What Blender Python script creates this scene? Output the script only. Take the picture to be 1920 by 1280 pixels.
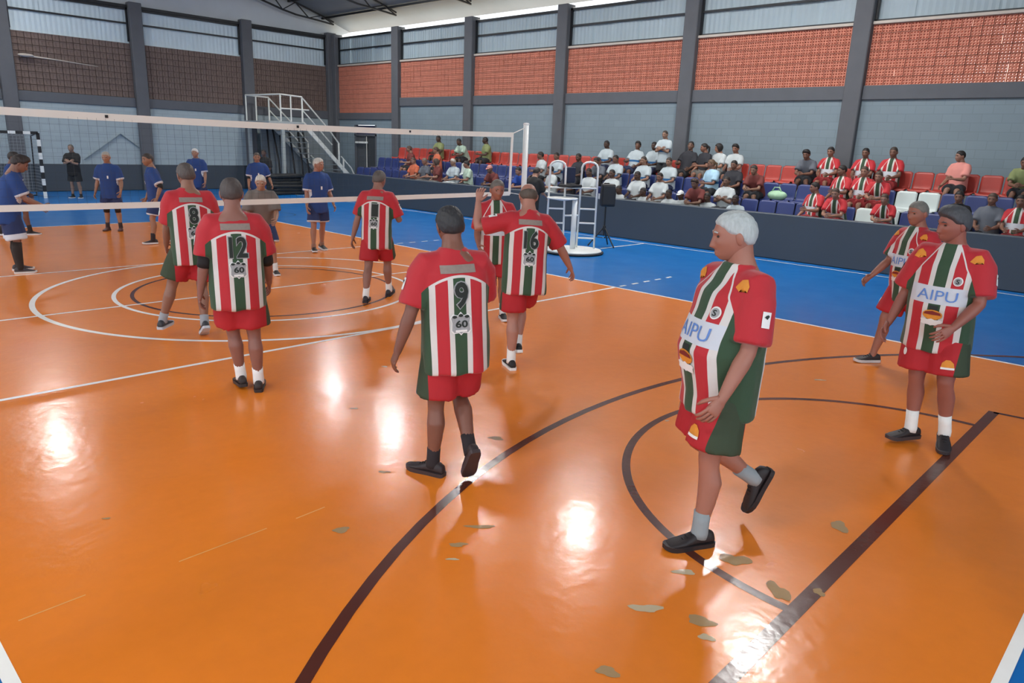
import bpy, bmesh, math, random
import numpy as np
from mathutils import Vector, Matrix
from mathutils.bvhtree import BVHTree

random.seed(7)
np.random.seed(7)
scene = bpy.context.scene
for o in list(bpy.data.objects):
    bpy.data.objects.remove(o, do_unlink=True)
C = scene.collection

# ------------------------------------------------------------------ camera
CAM = np.array([-5.1497, -9.8706, 2.1727])
YAW, PITCH, ROLL, FPX = 0.81172, -0.26301, 0.038714, 1362.3
cf = np.array([math.sin(YAW) * math.cos(PITCH), math.cos(YAW) * math.cos(PITCH), math.sin(PITCH)])
cr0 = np.array([math.cos(YAW), -math.sin(YAW), 0.0])
cu0 = np.cross(cr0, cf)
cr = math.cos(ROLL) * cr0 + math.sin(ROLL) * cu0
cu = -math.sin(ROLL) * cr0 + math.cos(ROLL) * cu0
cam_data = bpy.data.cameras.new('camera')
cam = bpy.data.objects.new('camera', cam_data)
C.objects.link(cam)
cam_data.sensor_fit = 'HORIZONTAL'
cam_data.sensor_width = 36.0
cam_data.lens = FPX / 1920.0 * 36.0
cam_data.clip_end = 300
cam.matrix_world = Matrix(((cr[0], cu[0], -cf[0], CAM[0]), (cr[1], cu[1], -cf[1], CAM[1]),
                           (cr[2], cu[2], -cf[2], CAM[2]), (0, 0, 0, 1)))
scene.camera = cam

# ------------------------------------------------------------------ world, sun, exposure
world = bpy.data.worlds.new('sky')
scene.world = world
world.use_nodes = True
bg = world.node_tree.nodes['Background']
bg.inputs[0].default_value = (0.86, 0.93, 1.0, 1)
bg.inputs[1].default_value = 1.5
sun_data = bpy.data.lights.new('sun', 'SUN')
sun_data.energy = 16.0
sun_data.angle = 0.01
sun_data.color = (1.0, 0.93, 0.82)
sun = bpy.data.objects.new('sun', sun_data)
C.objects.link(sun)
sun.rotation_euler = Vector((-1.0, 0.28, -0.38)).to_track_quat('-Z', 'Y').to_euler()
sun.location = (40, -20, 30)
vs = scene.view_settings
vs.view_transform = 'Standard'
vs.look = 'None'
vs.gamma = 1.0
vs.use_curve_mapping = False
vs.exposure = 0.6
scene.cycles.use_denoising = True
scene.cycles.max_bounces = 8
scene.cycles.sample_clamp_indirect = 6.0

# ------------------------------------------------------------------ helpers
def lin(h):
    h = h.lstrip('#')
    out = []
    for i in (0, 2, 4):
        v = int(h[i:i + 2], 16) / 255.0
        out.append(v / 12.92 if v <= 0.04045 else ((v + 0.055) / 1.055) ** 2.4)
    return (out[0], out[1], out[2], 1.0)

class NT:
    """small helper for writing node trees"""
    def __init__(self, m):
        self.nt = m.node_tree
    def n(self, t, **kw):
        x = self.nt.nodes.new(t)
        for k, v in kw.items():
            setattr(x, k, v)
        return x
    def link(self, a, b):
        self.nt.links.new(a, b)
    def put(self, sock, v):
        if isinstance(v, bpy.types.NodeSocket):
            self.link(v, sock)
        else:
            sock.default_value = v
    def m(self, op, a, b=None, c=None):
        x = self.n('ShaderNodeMath', operation=op)
        self.put(x.inputs[0], a)
        if b is not None:
            self.put(x.inputs[1], b)
        if c is not None:
            self.put(x.inputs[2], c)
        return x.outputs[0]
    def mix(self, f, a, b):
        x = self.n('ShaderNodeMix', data_type='RGBA')
        self.put(x.inputs[0], f)
        self.put(x.inputs[6], a)
        self.put(x.inputs[7], b)
        return x.outputs[2]
    def noise(self, scale, detail=3, vec=None, rough=0.55):
        x = self.n('ShaderNodeTexNoise')
        x.inputs['Scale'].default_value = scale
        x.inputs['Detail'].default_value = detail
        x.inputs['Roughness'].default_value = rough
        if vec is not None:
            self.link(vec, x.inputs['Vector'])
        return x.outputs[0]
    def objco(self):
        return self.n('ShaderNodeTexCoord').outputs['Object']
    def scalev(self, v, s):
        x = self.n('ShaderNodeMapping')
        self.link(v, x.inputs[0])
        x.inputs['Scale'].default_value = s
        return x.outputs[0]
    def bump(self, h, strength=0.2, dist=0.01):
        x = self.n('ShaderNodeBump')
        x.inputs['Strength'].default_value = strength
        x.inputs['Distance'].default_value = dist
        self.link(h, x.inputs['Height'])
        return x.outputs[0]

MATS = {}
def newmat(name):
    m = bpy.data.materials.new(name)
    m.use_nodes = True
    MATS[name] = m
    return m, NT(m), m.node_tree.nodes['Principled BSDF']

def mat(name, col, rough=0.6, metal=0.0, var=0.12, vscale=6.0, bump=0.0, bscale=30.0, spec=0.5, coat=0.0):
    """plain procedural surface: colour broken up with noise, optional fine relief"""
    if name in MATS:
        return MATS[name]
    m, t, p = newmat(name)
    c = lin(col) if isinstance(col, str) else col
    co = t.objco()
    f = t.noise(vscale, 4, co)
    dark = tuple(x * (1 - var) for x in c[:3]) + (1,)
    lite = tuple(min(1, x * (1 + var)) for x in c[:3]) + (1,)
    t.link(t.mix(f, dark, lite), p.inputs['Base Color'])
    p.inputs['Roughness'].default_value = rough
    p.inputs['Metallic'].default_value = metal
    p.inputs['Specular IOR Level'].default_value = spec
    p.inputs['Coat Weight'].default_value = coat
    if bump > 0:
        t.link(t.bump(t.noise(bscale, 3, co), bump, 0.01), p.inputs['Normal'])
    return m

def tag(o, label=None, cat=None, group=None, kind=None):
    if label: o['label'] = label
    if cat: o['category'] = cat
    if group: o['group'] = group
    if kind: o['kind'] = kind
    return o

def empty(name, loc=(0, 0, 0), rz=0.0, label=None, cat=None, group=None, kind=None):
    o = bpy.data.objects.new(name, None)
    C.objects.link(o)
    o.location = loc
    o.rotation_euler = (0, 0, rz)
    o.empty_display_size = 0.1
    return tag(o, label, cat, group, kind)

def link_mesh(name, me, m, parent=None, smooth=False, loc=None):
    o = bpy.data.objects.new(name, me)
    C.objects.link(o)
    if m is not None and len(me.materials) == 0:
        me.materials.append(m)
    if parent is not None:
        o.parent = parent
    if loc is not None:
        o.location = loc
    if smooth:
        me.polygons.foreach_set('use_smooth', [True] * len(me.polygons))
    return o

class MB:
    """collects geometry, then links it as ONE mesh object"""
    def __init__(self):
        self.v = []
        self.f = []
        self.mi = []
        self.cur = 0
    def add(self, vs_, fs):
        b = len(self.v)
        self.v.extend([tuple(map(float, q)) for q in vs_])
        for f in fs:
            self.f.append(tuple(b + i for i in f))
            self.mi.append(self.cur)
        return self
    def box(self, lo, hi):
        x0, y0, z0 = lo
        x1, y1, z1 = hi
        return self.add([(x0, y0, z0), (x1, y0, z0), (x1, y1, z0), (x0, y1, z0), (x0, y0, z1), (x1, y0, z1), (x1, y1, z1), (x0, y1, z1)],
                        [(0, 3, 2, 1), (4, 5, 6, 7), (0, 1, 5, 4), (1, 2, 6, 5), (2, 3, 7, 6), (3, 0, 4, 7)])
    def bbox(self, lo, hi, b=0.01):
        """box with chamfered vertical and horizontal edges"""
        lo = np.array(lo, float); hi = np.array(hi, float)
        vs_ = []; idx = {}
        for sx in (0, 1):
            for sy in (0, 1):
                for sz in (0, 1):
                    corner = np.where([sx, sy, sz], hi, lo)
                    ins = np.where([sx, sy, sz], -b, b)
                    for ax in range(3):
                        p = corner + ins
                        p[ax] = corner[ax]
                        idx[(sx, sy, sz, ax)] = len(vs_)
                        vs_.append(p)
        fs = []
        for ax in range(3):
            o = [a for a in range(3) if a != ax]
            for s in (0, 1):
                q = []
                for (a, bb) in ((0, 0), (1, 0), (1, 1), (0, 1)):
                    k = [0, 0, 0]; k[ax] = s; k[o[0]] = a; k[o[1]] = bb
                    q.append(idx[(k[0], k[1], k[2], ax)])
                fs.append(tuple(q))
        for ax in range(3):
            o = [a for a in range(3) if a != ax]
            for a in (0, 1):
                for bb in (0, 1):
                    k0 = [0, 0, 0]; k0[o[0]] = a; k0[o[1]] = bb
                    k1 = list(k0); k1[ax] = 1
                    fs.append((idx[(*k0, o[0])], idx[(*k1, o[0])], idx[(*k1, o[1])], idx[(*k0, o[1])]))
        for sx in (0, 1):
            for sy in (0, 1):
                for sz in (0, 1):
                    fs.append(tuple(idx[(sx, sy, sz, ax)] for ax in range(3)))
        return self.add(vs_, fs)
    def bar(self, a, b, r, n=8, r2=None):
        return self.tube([a, b], [r, r if r2 is None else r2], n)
    def beam(self, a, b, w, h, up=(0, 0, 1)):
        """rectangular bar between two points"""
        a = np.array(a, float); b = np.array(b, float)
        d = b - a; d /= np.linalg.norm(d)
        s = np.cross(d, np.array(up, float)); s /= np.linalg.norm(s)
        u = np.cross(s, d)
        vs_ = []
        for p in (a, b):
            for (i, j) in ((-1, -1), (1, -1), (1, 1), (-1, 1)):
                vs_.append(p + s * w / 2 * i + u * h / 2 * j)
        return self.add(vs_, [(0, 3, 2, 1), (4, 5, 6, 7), (0, 1, 5, 4), (1, 2, 6, 5), (2, 3, 7, 6), (3, 0, 4, 7)])
    def tube(self, pts, rad, n=8, ref=None, cap=True):
        """tube along a path; a radius may be a number or a pair (along ref, across)"""
        pts = [np.array(p, float) for p in pts]
        rings = []
        prev = None
        for i, p in enumerate(pts):
            if i == 0: d = pts[1] - pts[0]
            elif i == len(pts) - 1: d = pts[-1] - pts[-2]
            else:
                d0 = pts[i] - pts[i - 1]; d1 = pts[i + 1] - pts[i]
                d = d0 / (np.linalg.norm(d0) + 1e-9) + d1 / (np.linalg.norm(d1) + 1e-9)
            d = d / (np.linalg.norm(d) + 1e-9)
            if prev is None:
                r0 = np.array(ref, float) if ref is not None else (np.array([1., 0, 0]) if abs(d[0]) < 0.8 else np.array([0, 1., 0]))
            else:
                r0 = prev
            u = r0 - d * (r0 @ d); u /= (np.linalg.norm(u) + 1e-9)
            prev = u
            w = np.cross(d, u)
            r = rad[i] if isinstance(rad, (list, tuple)) else rad
            ra, rb = r if isinstance(r, (list, tuple)) else (r, r)
            rings.append([p + u * ra * math.cos(2 * math.pi * k / n) + w * rb * math.sin(2 * math.pi * k / n) for k in range(n)])
        return self.loft(rings, cap)
    def loft(self, rings, cap=True, closed=False):
        n = len(rings[0])
        vs_ = [q for r in rings for q in r]
        fs = []
        m = len(rings)
        for i in range(m if closed else m - 1):
            j = (i + 1) % m
            for k in range(n):
                l = (k + 1) % n
                fs.append((i * n + k, i * n + l, j * n + l, j * n + k))
        if cap and not closed:
            fs.append(tuple(reversed(range(n))))
            fs.append(tuple((m - 1) * n + k for k in range(n)))
        return self.add(vs_, fs)
    def lathe(self, prof, n=24, c=(0, 0, 0)):
        rings = [[(c[0] + r * math.cos(2 * math.pi * k / n), c[1] + r * math.sin(2 * math.pi * k / n), c[2] + z) for k in range(n)] for r, z in prof]
        return self.loft(rings)
    def ellipsoid(self, c, r, R=None, nu=14, nv=9):
        R = np.eye(3) if R is None else R
        rings = []
        for i in range(nv + 1):
            th = math.pi * (i + 0.02) / (nv + 0.04)
            rings.append([np.array(c) + R @ np.array([r[0] * math.sin(th) * math.cos(2 * math.pi * k / nu), r[1] * math.sin(th) * math.sin(2 * math.pi * k / nu), -r[2] * math.cos(th)]) for k in range(nu)])
        return self.loft(rings)
    def mesh(self, name):
        me = bpy.data.meshes.new(name)
        me.from_pydata(self.v, [], self.f)
        me.update()
        return me
    def build(self, name, m, parent=None, smooth=False, loc=None, fix=True):
        me = self.mesh(name)
        if fix:
            bm = bmesh.new(); bm.from_mesh(me)
            bmesh.ops.recalc_face_normals(bm, faces=bm.faces)
            bm.to_mesh(me); bm.free()
        ms = m if isinstance(m, (list, tuple)) else [m]
        for x in ms: me.materials.append(x)
        if len(ms) > 1:
            me.polygons.foreach_set('material_index', self.mi)
        return link_mesh(name, me, None, parent, smooth, loc)

def copy_tree(o, parent=None):
    c = o.copy()
    C.objects.link(c)
    c.parent = parent
    for ch in list(o.children):
        copy_tree(ch, c)
    return c

def Rx(a):
    a = math.radians(a); c, s = math.cos(a), math.sin(a)
    return np.array([[1, 0, 0], [0, c, -s], [0, s, c]])
def Ry(a):
    a = math.radians(a); c, s = math.cos(a), math.sin(a)
    return np.array([[c, 0, s], [0, 1, 0], [-s, 0, c]])
def Rz(a):
    a = math.radians(a); c, s = math.cos(a), math.sin(a)
    return np.array([[c, -s, 0], [s, c, 0], [0, 0, 1]])

# ------------------------------------------------------------------ shared materials
WHITE = mat('white_paint', '#dfe3e2', 0.4, var=0.05)
CONCRETE = mat('grey_concrete', '#575a60', 0.8, var=0.15, vscale=2.5, bump=0.15)
CONCRETE_D = mat('grey_beam_paint', '#565a61', 0.75, var=0.12, vscale=2.5, bump=0.1)
PARAPET = mat('slate_parapet_paint', '#39434d', 0.55, var=0.10, vscale=1.2, bump=0.08)
BLACK = mat('black_plastic', '#15171a', 0.5, var=0.2)
STEEL_D = mat('dark_steel', '#26292d', 0.5, metal=0.4, var=0.2)
SILLW = mat('pale_sill', '#b9b1a8', 0.6)

def paint(name, col, rough=0.2, relief=0.16, spec=0.33):
    m, t, p = newmat(name)
    c = lin(col)
    co = t.objco()
    big = t.noise(0.55, 4, co)
    fine = t.noise(9.0, 5, co)
    f = t.m('ADD', t.m('MULTIPLY', big, 0.6), t.m('MULTIPLY', fine, 0.4))
    a = tuple(x * 0.86 for x in c[:3]) + (1,)
    b = tuple(min(1, x * 1.12) for x in c[:3]) + (1,)
    t.link(t.mix(f, a, b), p.inputs['Base Color'])
    rr = t.m('ADD', rough, t.m('MULTIPLY', t.m('SUBTRACT', t.noise(1.7, 4, co), 0.5), 0.16))
    t.link(rr, p.inputs['Roughness'])
    p.inputs['Specular IOR Level'].default_value = spec
    p.inputs['Coat Weight'].default_value = 0.22
    p.inputs['Coat Roughness'].default_value = 0.135
    w = t.noise(3.6, 3, co, 0.6)
    w2 = t.noise(17.0, 2, co, 0.5)
    h = t.m('ADD', w, t.m('MULTIPLY', w2, 0.30))
    nrm = t.bump(h, relief, 0.02)
    t.link(nrm, p.inputs['Normal']); t.link(nrm, p.inputs['Coat Normal'])
    return m
ORANGE = paint('orange_court_paint', '#e88126', 0.24)
BLUEF = paint('blue_court_paint', '#0b68b2', 0.34, 0.07, 0.20)
LINEW = paint('white_line_paint', '#fffaf0', 0.3)
LINED = paint('dark_line_paint', '#552a20', 0.22)
LINEB = paint('navy_line_paint', '#20446e', 0.34, 0.07, 0.22)

# ================================================================== SETTING
XW, YB = 14.0, 20.0            # inner face of the bleacher wall and of the end wall
OX0, OX1, OY0, OY1 = -4.72, 4.5, -9.6, 9.25

def quad(x0, y0, x1, y1, z=0.0):
    return MB().add([(x0, y0, z), (x1, y0, z), (x1, y1, z), (x0, y1, z)], [(0, 1, 2, 3)])

fl = MB()
fl.box((-14.3, -16, -0.12), (14.3, 20.3, 0.0))
floor = tag(fl.build('floor', BLUEF), kind='structure')
quad(OX0, OY0, OX1, OY1, 0.0012).build('orange_court', ORANGE, floor)

def ring(cx, cy, r, w, a0, a1, z, m, name='court_line', n=None):
    n = n or max(24, int(abs(a1 - a0) / 2.5))
    v = []; f = []
    for i in range(n + 1):
        a = math.radians(a0 + (a1 - a0) * i / n)
        for rr in (r - w / 2, r + w / 2):
            v.append((cx + rr * math.cos(a), cy + rr * math.sin(a), z))
    for i in range(n):
        f.append((2 * i, 2 * i + 1, 2 * i + 3, 2 * i + 2))
    return MB().add(v, f).build(name, m, floor, fix=False)
def line(x0, y0, x1, y1, w, m, z=0.0026):
    d = np.array([x1 - x0, y1 - y0]); L = np.linalg.norm(d); d = d / L; s = np.array([-d[1], d[0]]) * w / 2
    v = [(x0 - s[0], y0 - s[1], z), (x1 - s[0], y1 - s[1], z), (x1 + s[0], y1 + s[1], z), (x0 + s[0], y0 + s[1], z)]
    return MB().add(v, [(0, 1, 2, 3)]).build('court_line', m, floor, fix=False)
# dark basketball lines
ring(0, 0, 1.80, 0.05, 0, 360, 0.0022, LINED)
ring(0, -8.72, 1.88, 0.06, 0, 180, 0.0022, LINED)
ring(0, -12.9, 6.61, 0.065, 38, 142, 0.0023, LINED)
line(-3.0, -8.76, 2.42, -8.76, 0.085, LINED, 0.0024)
line(2.40, -8.76, 2.52, -9.6, 0.05, LINED, 0.0024)
ring(5.2, 9.8, 0.75, 0.05, -120, 90, 0.0022, LINEB)
# white lines
line(OX0, 0, OX1 + 0.35, 0, 0.05, LINEW)
line(OX0, -3, OX1, -3, 0.055, LINEW)
line(OX0, 3, OX1, 3, 0.05, LINEW)
line(OX1, OY0, OX1, OY1, 0.055, LINEW)
line(OX0, OY0, OX0, OY1, 0.055, LINEW)
line(OX0, OY0, OX1, OY0, 0.055, LINEW)
line(OX0, OY1, OX1, OY1, 0.055, LINEW)
for i in range(5):
    for s in (-3, 3):
        x = OX1 + 0.12 + 0.35 * i
        line(x, s, x + 0.17, s, 0.05, LINEW)
ring(0.03, 0, 2.97, 0.065, 0, 360, 0.0030, LINEW)
ring(0.03, 0, 2.05, 0.055, 0, 360, 0.0030, LINEW)
line(9.85, -16, 9.85, 16.5, 0.05, LINEW)
line(8.1, 0.05, 9.85, 0.05, 0.05, LINEW)
# scraped old tape marks
TAPE = paint('old_tape_mark', '#e8a860', 0.3)
for x0, x1 in ((-4.6, -4.32), (-3.88, -3.38), (-3.2, -3.0)):
    line(x0, -6.32, x1, -6.31, 0.008, TAPE, 0.0020)
# bare worn patches in the paint
WORN = paint('bare_floor_patch', '#a98a62', 0.6, 0.3, 0.15)
WORNL = paint('pale_floor_patch', '#c4b292', 0.6, 0.3, 0.15)
def blob(x, y, rx, ry, ang, m, seed):
    rnd = random.Random(seed)
    n = 18; v = []
    ph = [rnd.uniform(0, 6.28) for _ in range(3)]
    for k in range(n):
        a = 2 * math.pi * k / n
        q = 1 + 0.22 * math.sin(2 * a + ph[0]) + 0.16 * math.sin(3 * a + ph[1]) + 0.10 * math.sin(5 * a + ph[2])
        px, py = rx * q * math.cos(a), ry * q * math.sin(a)
        v.append((x + px * math.cos(ang) - py * math.sin(ang), y + px * math.sin(ang) + py * math.cos(ang), 0.0033))
    MB().add(v, [tuple(range(n))]).build('worn_patch', m, floor, fix=False)
AX = -YAW
for i, (x, y, rx, ry, l) in enumerate([(-3.08, -6.61, .05, .03, 0), (-2.46, -7.12, .075, .022, 0), (-2.69, -7.18, .05, .022, 0), (-2.81, -7.27, .03, .012, 1),
        (-2.44, -6.15, .035, .018, 0), (-1.45, -6.23, .06, .03, 0), (-0.83, -8.59, .055, .06, 0), (-1.66, -8.33, .075, .06, 0), (-2.40, -8.24, .07, .035, 1),
        (-1.77, -8.63, .045, .085, 0), (-2.29, -8.48, .065, .04, 0), (-2.38, -8.56, .035, .025, 1), (-2.9, -8.38, .045, .035, 0), (-1.98, -8.20, .05, .03, 1),
        (-4.0, -5.6, .02, .012, 0), (-0.1, -6.9, .02, .012, 1), (2.1, -7.3, .05, .02, 1), (-1.0, -4.2, .03, .02, 1), (-1.9, -5.0, .03, .015, 1), (-1.62, -8.78, .03, .03, 0)]):
    blob(x, y, rx, ry, AX, WORNL if l else WORN, i)

# ---- walls
wf = MB(); wf.box((1.0, -16.2, 0), (14.3, -16, 7.2)); tag(wf.build('wall_sun_block', mat('sun_block_paint', '#8b979d', 0.75)), kind='structure')  # partial wall, never in view, added to block sun from the floor
def blockwall_mat(name, col, w=0.39, h=0.19, axis='y'):
    """painted block masonry seen from afar: faint joints only"""
    m, t, p = newmat(name)
    co = t.objco()
    sep = t.n('ShaderNodeSeparateXYZ'); t.link(co, sep.inputs[0])
    cmb = t.n('ShaderNodeCombineXYZ')
    t.link(sep.outputs[1 if axis == 'y' else 0], cmb.inputs[0]); t.link(sep.outputs[2], cmb.inputs[1])
    br = t.n('ShaderNodeTexBrick')
    t.link(cmb.outputs[0], br.inputs['Vector'])
    c = lin(col)
    br.inputs['Color1'].default_value = tuple(x * 0.96 for x in c[:3]) + (1,)
    br.inputs['Color2'].default_value = tuple(min(1, x * 1.05) for x in c[:3]) + (1,)
    br.inputs['Mortar'].default_value = tuple(x * 0.84 for x in c[:3]) + (1,)
    br.inputs['Scale'].default_value = 1.0
    br.inputs['Brick Width'].default_value = w
    br.inputs['Row Height'].default_value = h
    br.inputs['Mortar Size'].default_value = 0.008
    n = t.noise(0.7, 4, co)
    mul = t.mix(0.2, br.outputs[0], t.mix(n, tuple(x * 0.6 for x in c[:3]) + (1,), tuple(min(1, x * 1.3) for x in c[:3]) + (1,)))
    t.link(mul, p.inputs['Base Color'])
    p.inputs['Roughness'].default_value = 0.7
    t.link(t.bump(br.outputs[1], -0.3, 0.01), p.inputs['Normal'])
    return m
BLOCK_R = blockwall_mat('painted_block_wall', '#778892', axis='y')
BLOCK_B = blockwall_mat('painted_block_wall_end', '#96a5ac', axis='x')
CLAY = mat('orange_clay', '#bd7864', 0.85, var=0.22, vscale=4.0)
CLAY_B = mat('brown_clay', '#6f605b', 0.85, var=0.25, vscale=5.0)
MORTAR = mat('dark_mortar', '#5a4a45', 0.9)
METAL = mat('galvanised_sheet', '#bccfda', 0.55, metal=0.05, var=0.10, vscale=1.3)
METAL_DIM = mat('galvanised_sheet_dimmed', '#97a8b2', 0.55, metal=0.05, var=0.10, vscale=1.3)  # same sheet darkened on the bleacher wall, evening out the light
METAL_D = mat('weathered_roof_sheet', '#7c848b', 0.6, metal=0.1, var=0.15, vscale=0.8)

COLY = [19.75, 15.28, 10.92, 6.50, 1.80, -2.85, -7.4, -12.0]
COLW = 0.42
BEAM0, BEAM1, SILL, TOP = 3.55, 3.88, 5.28, 6.45

wr = MB()
wr.box((XW, -16, 0), (XW + 0.2, 15.28, BEAM0))
wr.box((XW, -16, BEAM0), (XW + 0.2, -11.9, 6.5))
wr.box((XW, 15.28, 2.80), (XW + 0.2, 20.2, 3.02))
wr.box((XW, 18.35, 0), (XW + 0.2, 20.2, 2.80))
wr.box((XW, 15.28, 0), (XW + 0.2, 16.75, 2.80))
wall_right = tag(wr.build('wall_right', BLOCK_R), kind='structure')
for y in COLY:
    b = MB(); b.bbox((XW - 0.16, y - COLW / 2, 0), (XW + 0.26, y + COLW / 2, TOP + 0.12), 0.02)
    b.build('column', CONCRETE, wall_right)
for i in range(len(COLY) - 1):
    y1, y0 = COLY[i] - COLW / 2, COLY[i + 1] + COLW / 2
    z0, z1 = (BEAM0, BEAM1) if i > 0 else (3.02, 3.30)
    b = MB(); b.bbox((XW - 0.06, y0, z0), (XW + 0.22, y1, z1), 0.015); b.build('beam', CONCRETE_D, wall_right)
    b = MB(); b.bbox((XW - 0.05, y0, SILL - 0.035), (XW + 0.22, y1, SILL + 0.035), 0.01); b.build('sill', SILLW, wall_right)

# perforated clay blocks, open right through: 3 x 3 cells each
BS, BD = 0.190, 0.135
def clay_block():
    b = MB()
    k = 3; pitch = BS / k; hole = 0.031
    e = BS / 2 - 0.004
    xs = [-e]
    for i in range(k):
        c0 = -BS / 2 + pitch * (i + 0.5)
        xs += [c0 - hole / 2, c0 + hole / 2]
    xs.append(e)
    def q(y0, z0, y1, z1, x, flip=False):
        v = [(x, y0, z0), (x, y1, z0), (x, y1, z1), (x, y0, z1)]
        b.add(v, [(0, 3, 2, 1) if not flip else (0, 1, 2, 3)])
    for x, fl_ in ((0.0, False), (BD, True)):
        for j in range(0, len(xs) - 1, 2):
            q(xs[0], xs[j], xs[-1], xs[j + 1], x, fl_)
        for j in range(1, len(xs) - 1, 2):
            for i in range(0, len(xs) - 1, 2):
                q(xs[i], xs[j], xs[i + 1], xs[j + 1], x, fl_)
    for j in range(1, len(xs) - 1, 2):
        for i in range(1, len(xs) - 1, 2):
            y0, y1, z0, z1 = xs[i], xs[i + 1], xs[j], xs[j + 1]
            v = [(0, y0, z0), (0, y1, z0), (0, y1, z1), (0, y0, z1), (BD, y0, z0), (BD, y1, z0), (BD, y1, z1), (BD, y0, z1)]
            b.add(v, [(0, 1, 5, 4), (1, 2, 6, 5), (2, 3, 7, 6), (3, 0, 4, 7)])
    for (y0, z0, y1, z1) in ((-e, -e, e, -e), (e, -e, e, e), (e, e, -e, e), (-e, e, -e, -e)):
        b.add([(0, y0, z0), (0, y1, z1), (BD, y1, z1), (BD, y0, z0)], [(0, 1, 2, 3)])
    return b
cb = clay_block()
cb_mesh = cb.mesh('clay_block'); cb_mesh.materials.append(CLAY)
slots = []
for i in range(len(COLY) - 1):
    y1, y0 = COLY[i] - COLW / 2, COLY[i + 1] + COLW / 2
    z0 = BEAM1 if i > 0 else 3.30
    z1 = SILL - 0.035
    ny = int((y1 - y0) / 0.2); nz = int(round((z1 - z0) / 0.2))
    py, pz = (y1 - y0) / ny, (z1 - z0) / nz
    mb = MB()
    for k in range(nz + 1):
        zz = z0 + k * pz
        mb.box((XW + 0.045, y0, zz - 0.007), (XW + 0.12, y1, zz + 0.007))
    mb.build('mortar_bed', MORTAR, wall_right)
    for a in range(ny):
        for k in range(nz):
            y, z = y0 + (a + .5) * py, z0 + (k + .5) * pz
            tl = random.gauss(0, 0.042)
            slots.append((XW + 0.02 + random.uniform(-.006, .006), y, z, py / 0.194, pz / 0.194, tl))
vis = sorted([s for s in slots if s[1] > -6.9], key=lambda s: (s[1] + 9.9) ** 2)
near, far = vis[:300], vis[300:] + [s for s in slots if s[1] <= -6.9]
for (x, y, z, sy, sz, tl) in near:
    o = bpy.data.objects.new('brick', cb_mesh); C.objects.link(o)
    o.parent = wall_right; o.location = (x, y, z); o.scale = (1, sy, sz); o.rotation_euler = (0, tl * 0.8, tl)
st = MB(); bv = np.array(cb.v)
for (x, y, z, sy, sz, tl) in far:
    R = Rz(math.degrees(tl)) @ Ry(math.degrees(tl * 0.8))
    st.add((bv * np.array([1, sy, sz])) @ R.T + np.array([x, y, z]), cb.f)
tag(st.build('brick_field', CLAY, wall_right, fix=False), kind='stuff')

# end wall
COLX = [-11.2, -6.95, -2.72, 1.52, 5.72, 9.95, 13.9]
wb = MB()
wb.box((-14, YB, 0.95), (14, YB + 0.2, 3.03))
wb.box((-14, YB + 0.10, 3.03), (14, YB + 0.22, 5.25))
wall_back = tag(wb.build('wall_back', [BLOCK_B]), kind='structure')
b = MB(); b.bbox((-14, YB - 0.03, 0), (14, YB + 0.2, 0.95), 0.02); b.build('dado', PARAPET, wall_back)
for x in COLX:
    b = MB(); b.bbox((x - 0.22, YB - 0.18, 0), (x + 0.22, YB + 0.24, TOP + 0.2), 0.02); b.build('column', CONCRETE, wall_back)
for i in range(len(COLX) - 1):
    x0, x1 = COLX[i] + 0.22, COLX[i + 1] - 0.22
    b = MB(); b.bbox((x0, YB - 0.05, 3.02), (x1, YB + 0.2, 3.36), 0.015); b.build('beam', CONCRETE_D, wall_back)
    if x1 < -3: continue
    nx = int((x1 - x0) / 0.2); nz = 9
    px, pz = (x1 - x0) / nx, (5.25 - 3.36) / nz
    s = MB()
    for a in range(nx):
        for k in range(nz):
            jx = random.uniform(-.01, .01)
            cx_, cz_ = x0 + (a + .5) * px, 3.36 + (k + .5) * pz
            w, h = px / 2 - 0.010, pz / 2 - 0.011
            y = YB + 0.02 + jx
            # a frame round two sunk cells
            s.box((cx_ - w, y, cz_ - h), (cx_ + w, y + 0.08, cz_ - h + 0.03))
            s.box((cx_ - w, y, cz_ + h - 0.03), (cx_ + w, y + 0.08, cz_ + h))
            s.box((cx_ - w, y + 0.025, cz_ - h + 0.03), (cx_ + w, y + 0.08, cz_ + h - 0.03))
            s.box((cx_ - 0.012, y, cz_ - h + 0.03), (cx_ + 0.012, y + 0.03, cz_ + h - 0.03))
    tag(s.build('brick_field', CLAY_B, wall_back, fix=False), kind='stuff')
mo = MB(); mo.box((-14, YB + 0.075, 3.36), (14, YB + 0.1, 5.25)); mo.build('mortar_bed', MORTAR, wall_back)
# two grey strips forming a chevron on the painted blocks
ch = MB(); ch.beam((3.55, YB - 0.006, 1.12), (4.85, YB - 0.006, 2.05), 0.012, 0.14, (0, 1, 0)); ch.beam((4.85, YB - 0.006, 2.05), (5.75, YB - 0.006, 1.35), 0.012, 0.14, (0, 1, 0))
ch.build('grey_chevron', mat('grey_mark', '#6f7f88', 0.7), wall_back)
# a loose lamp arm on the bricks
la = MB(); la.tube([(1.95, YB - 0.12, 4.48), (3.0, YB - 0.16, 4.42), (4.3, YB - 0.12, 4.33)], [0.03, 0.022, 0.015], 8); la.ellipsoid((2.1, YB - 0.14, 4.48), (0.24, 0.1, 0.06))
o = la.build('wall_lamp', SILLW, None, True); tag(o, 'pale lamp arm fixed along the brown brick end wall', 'lamp')

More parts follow.
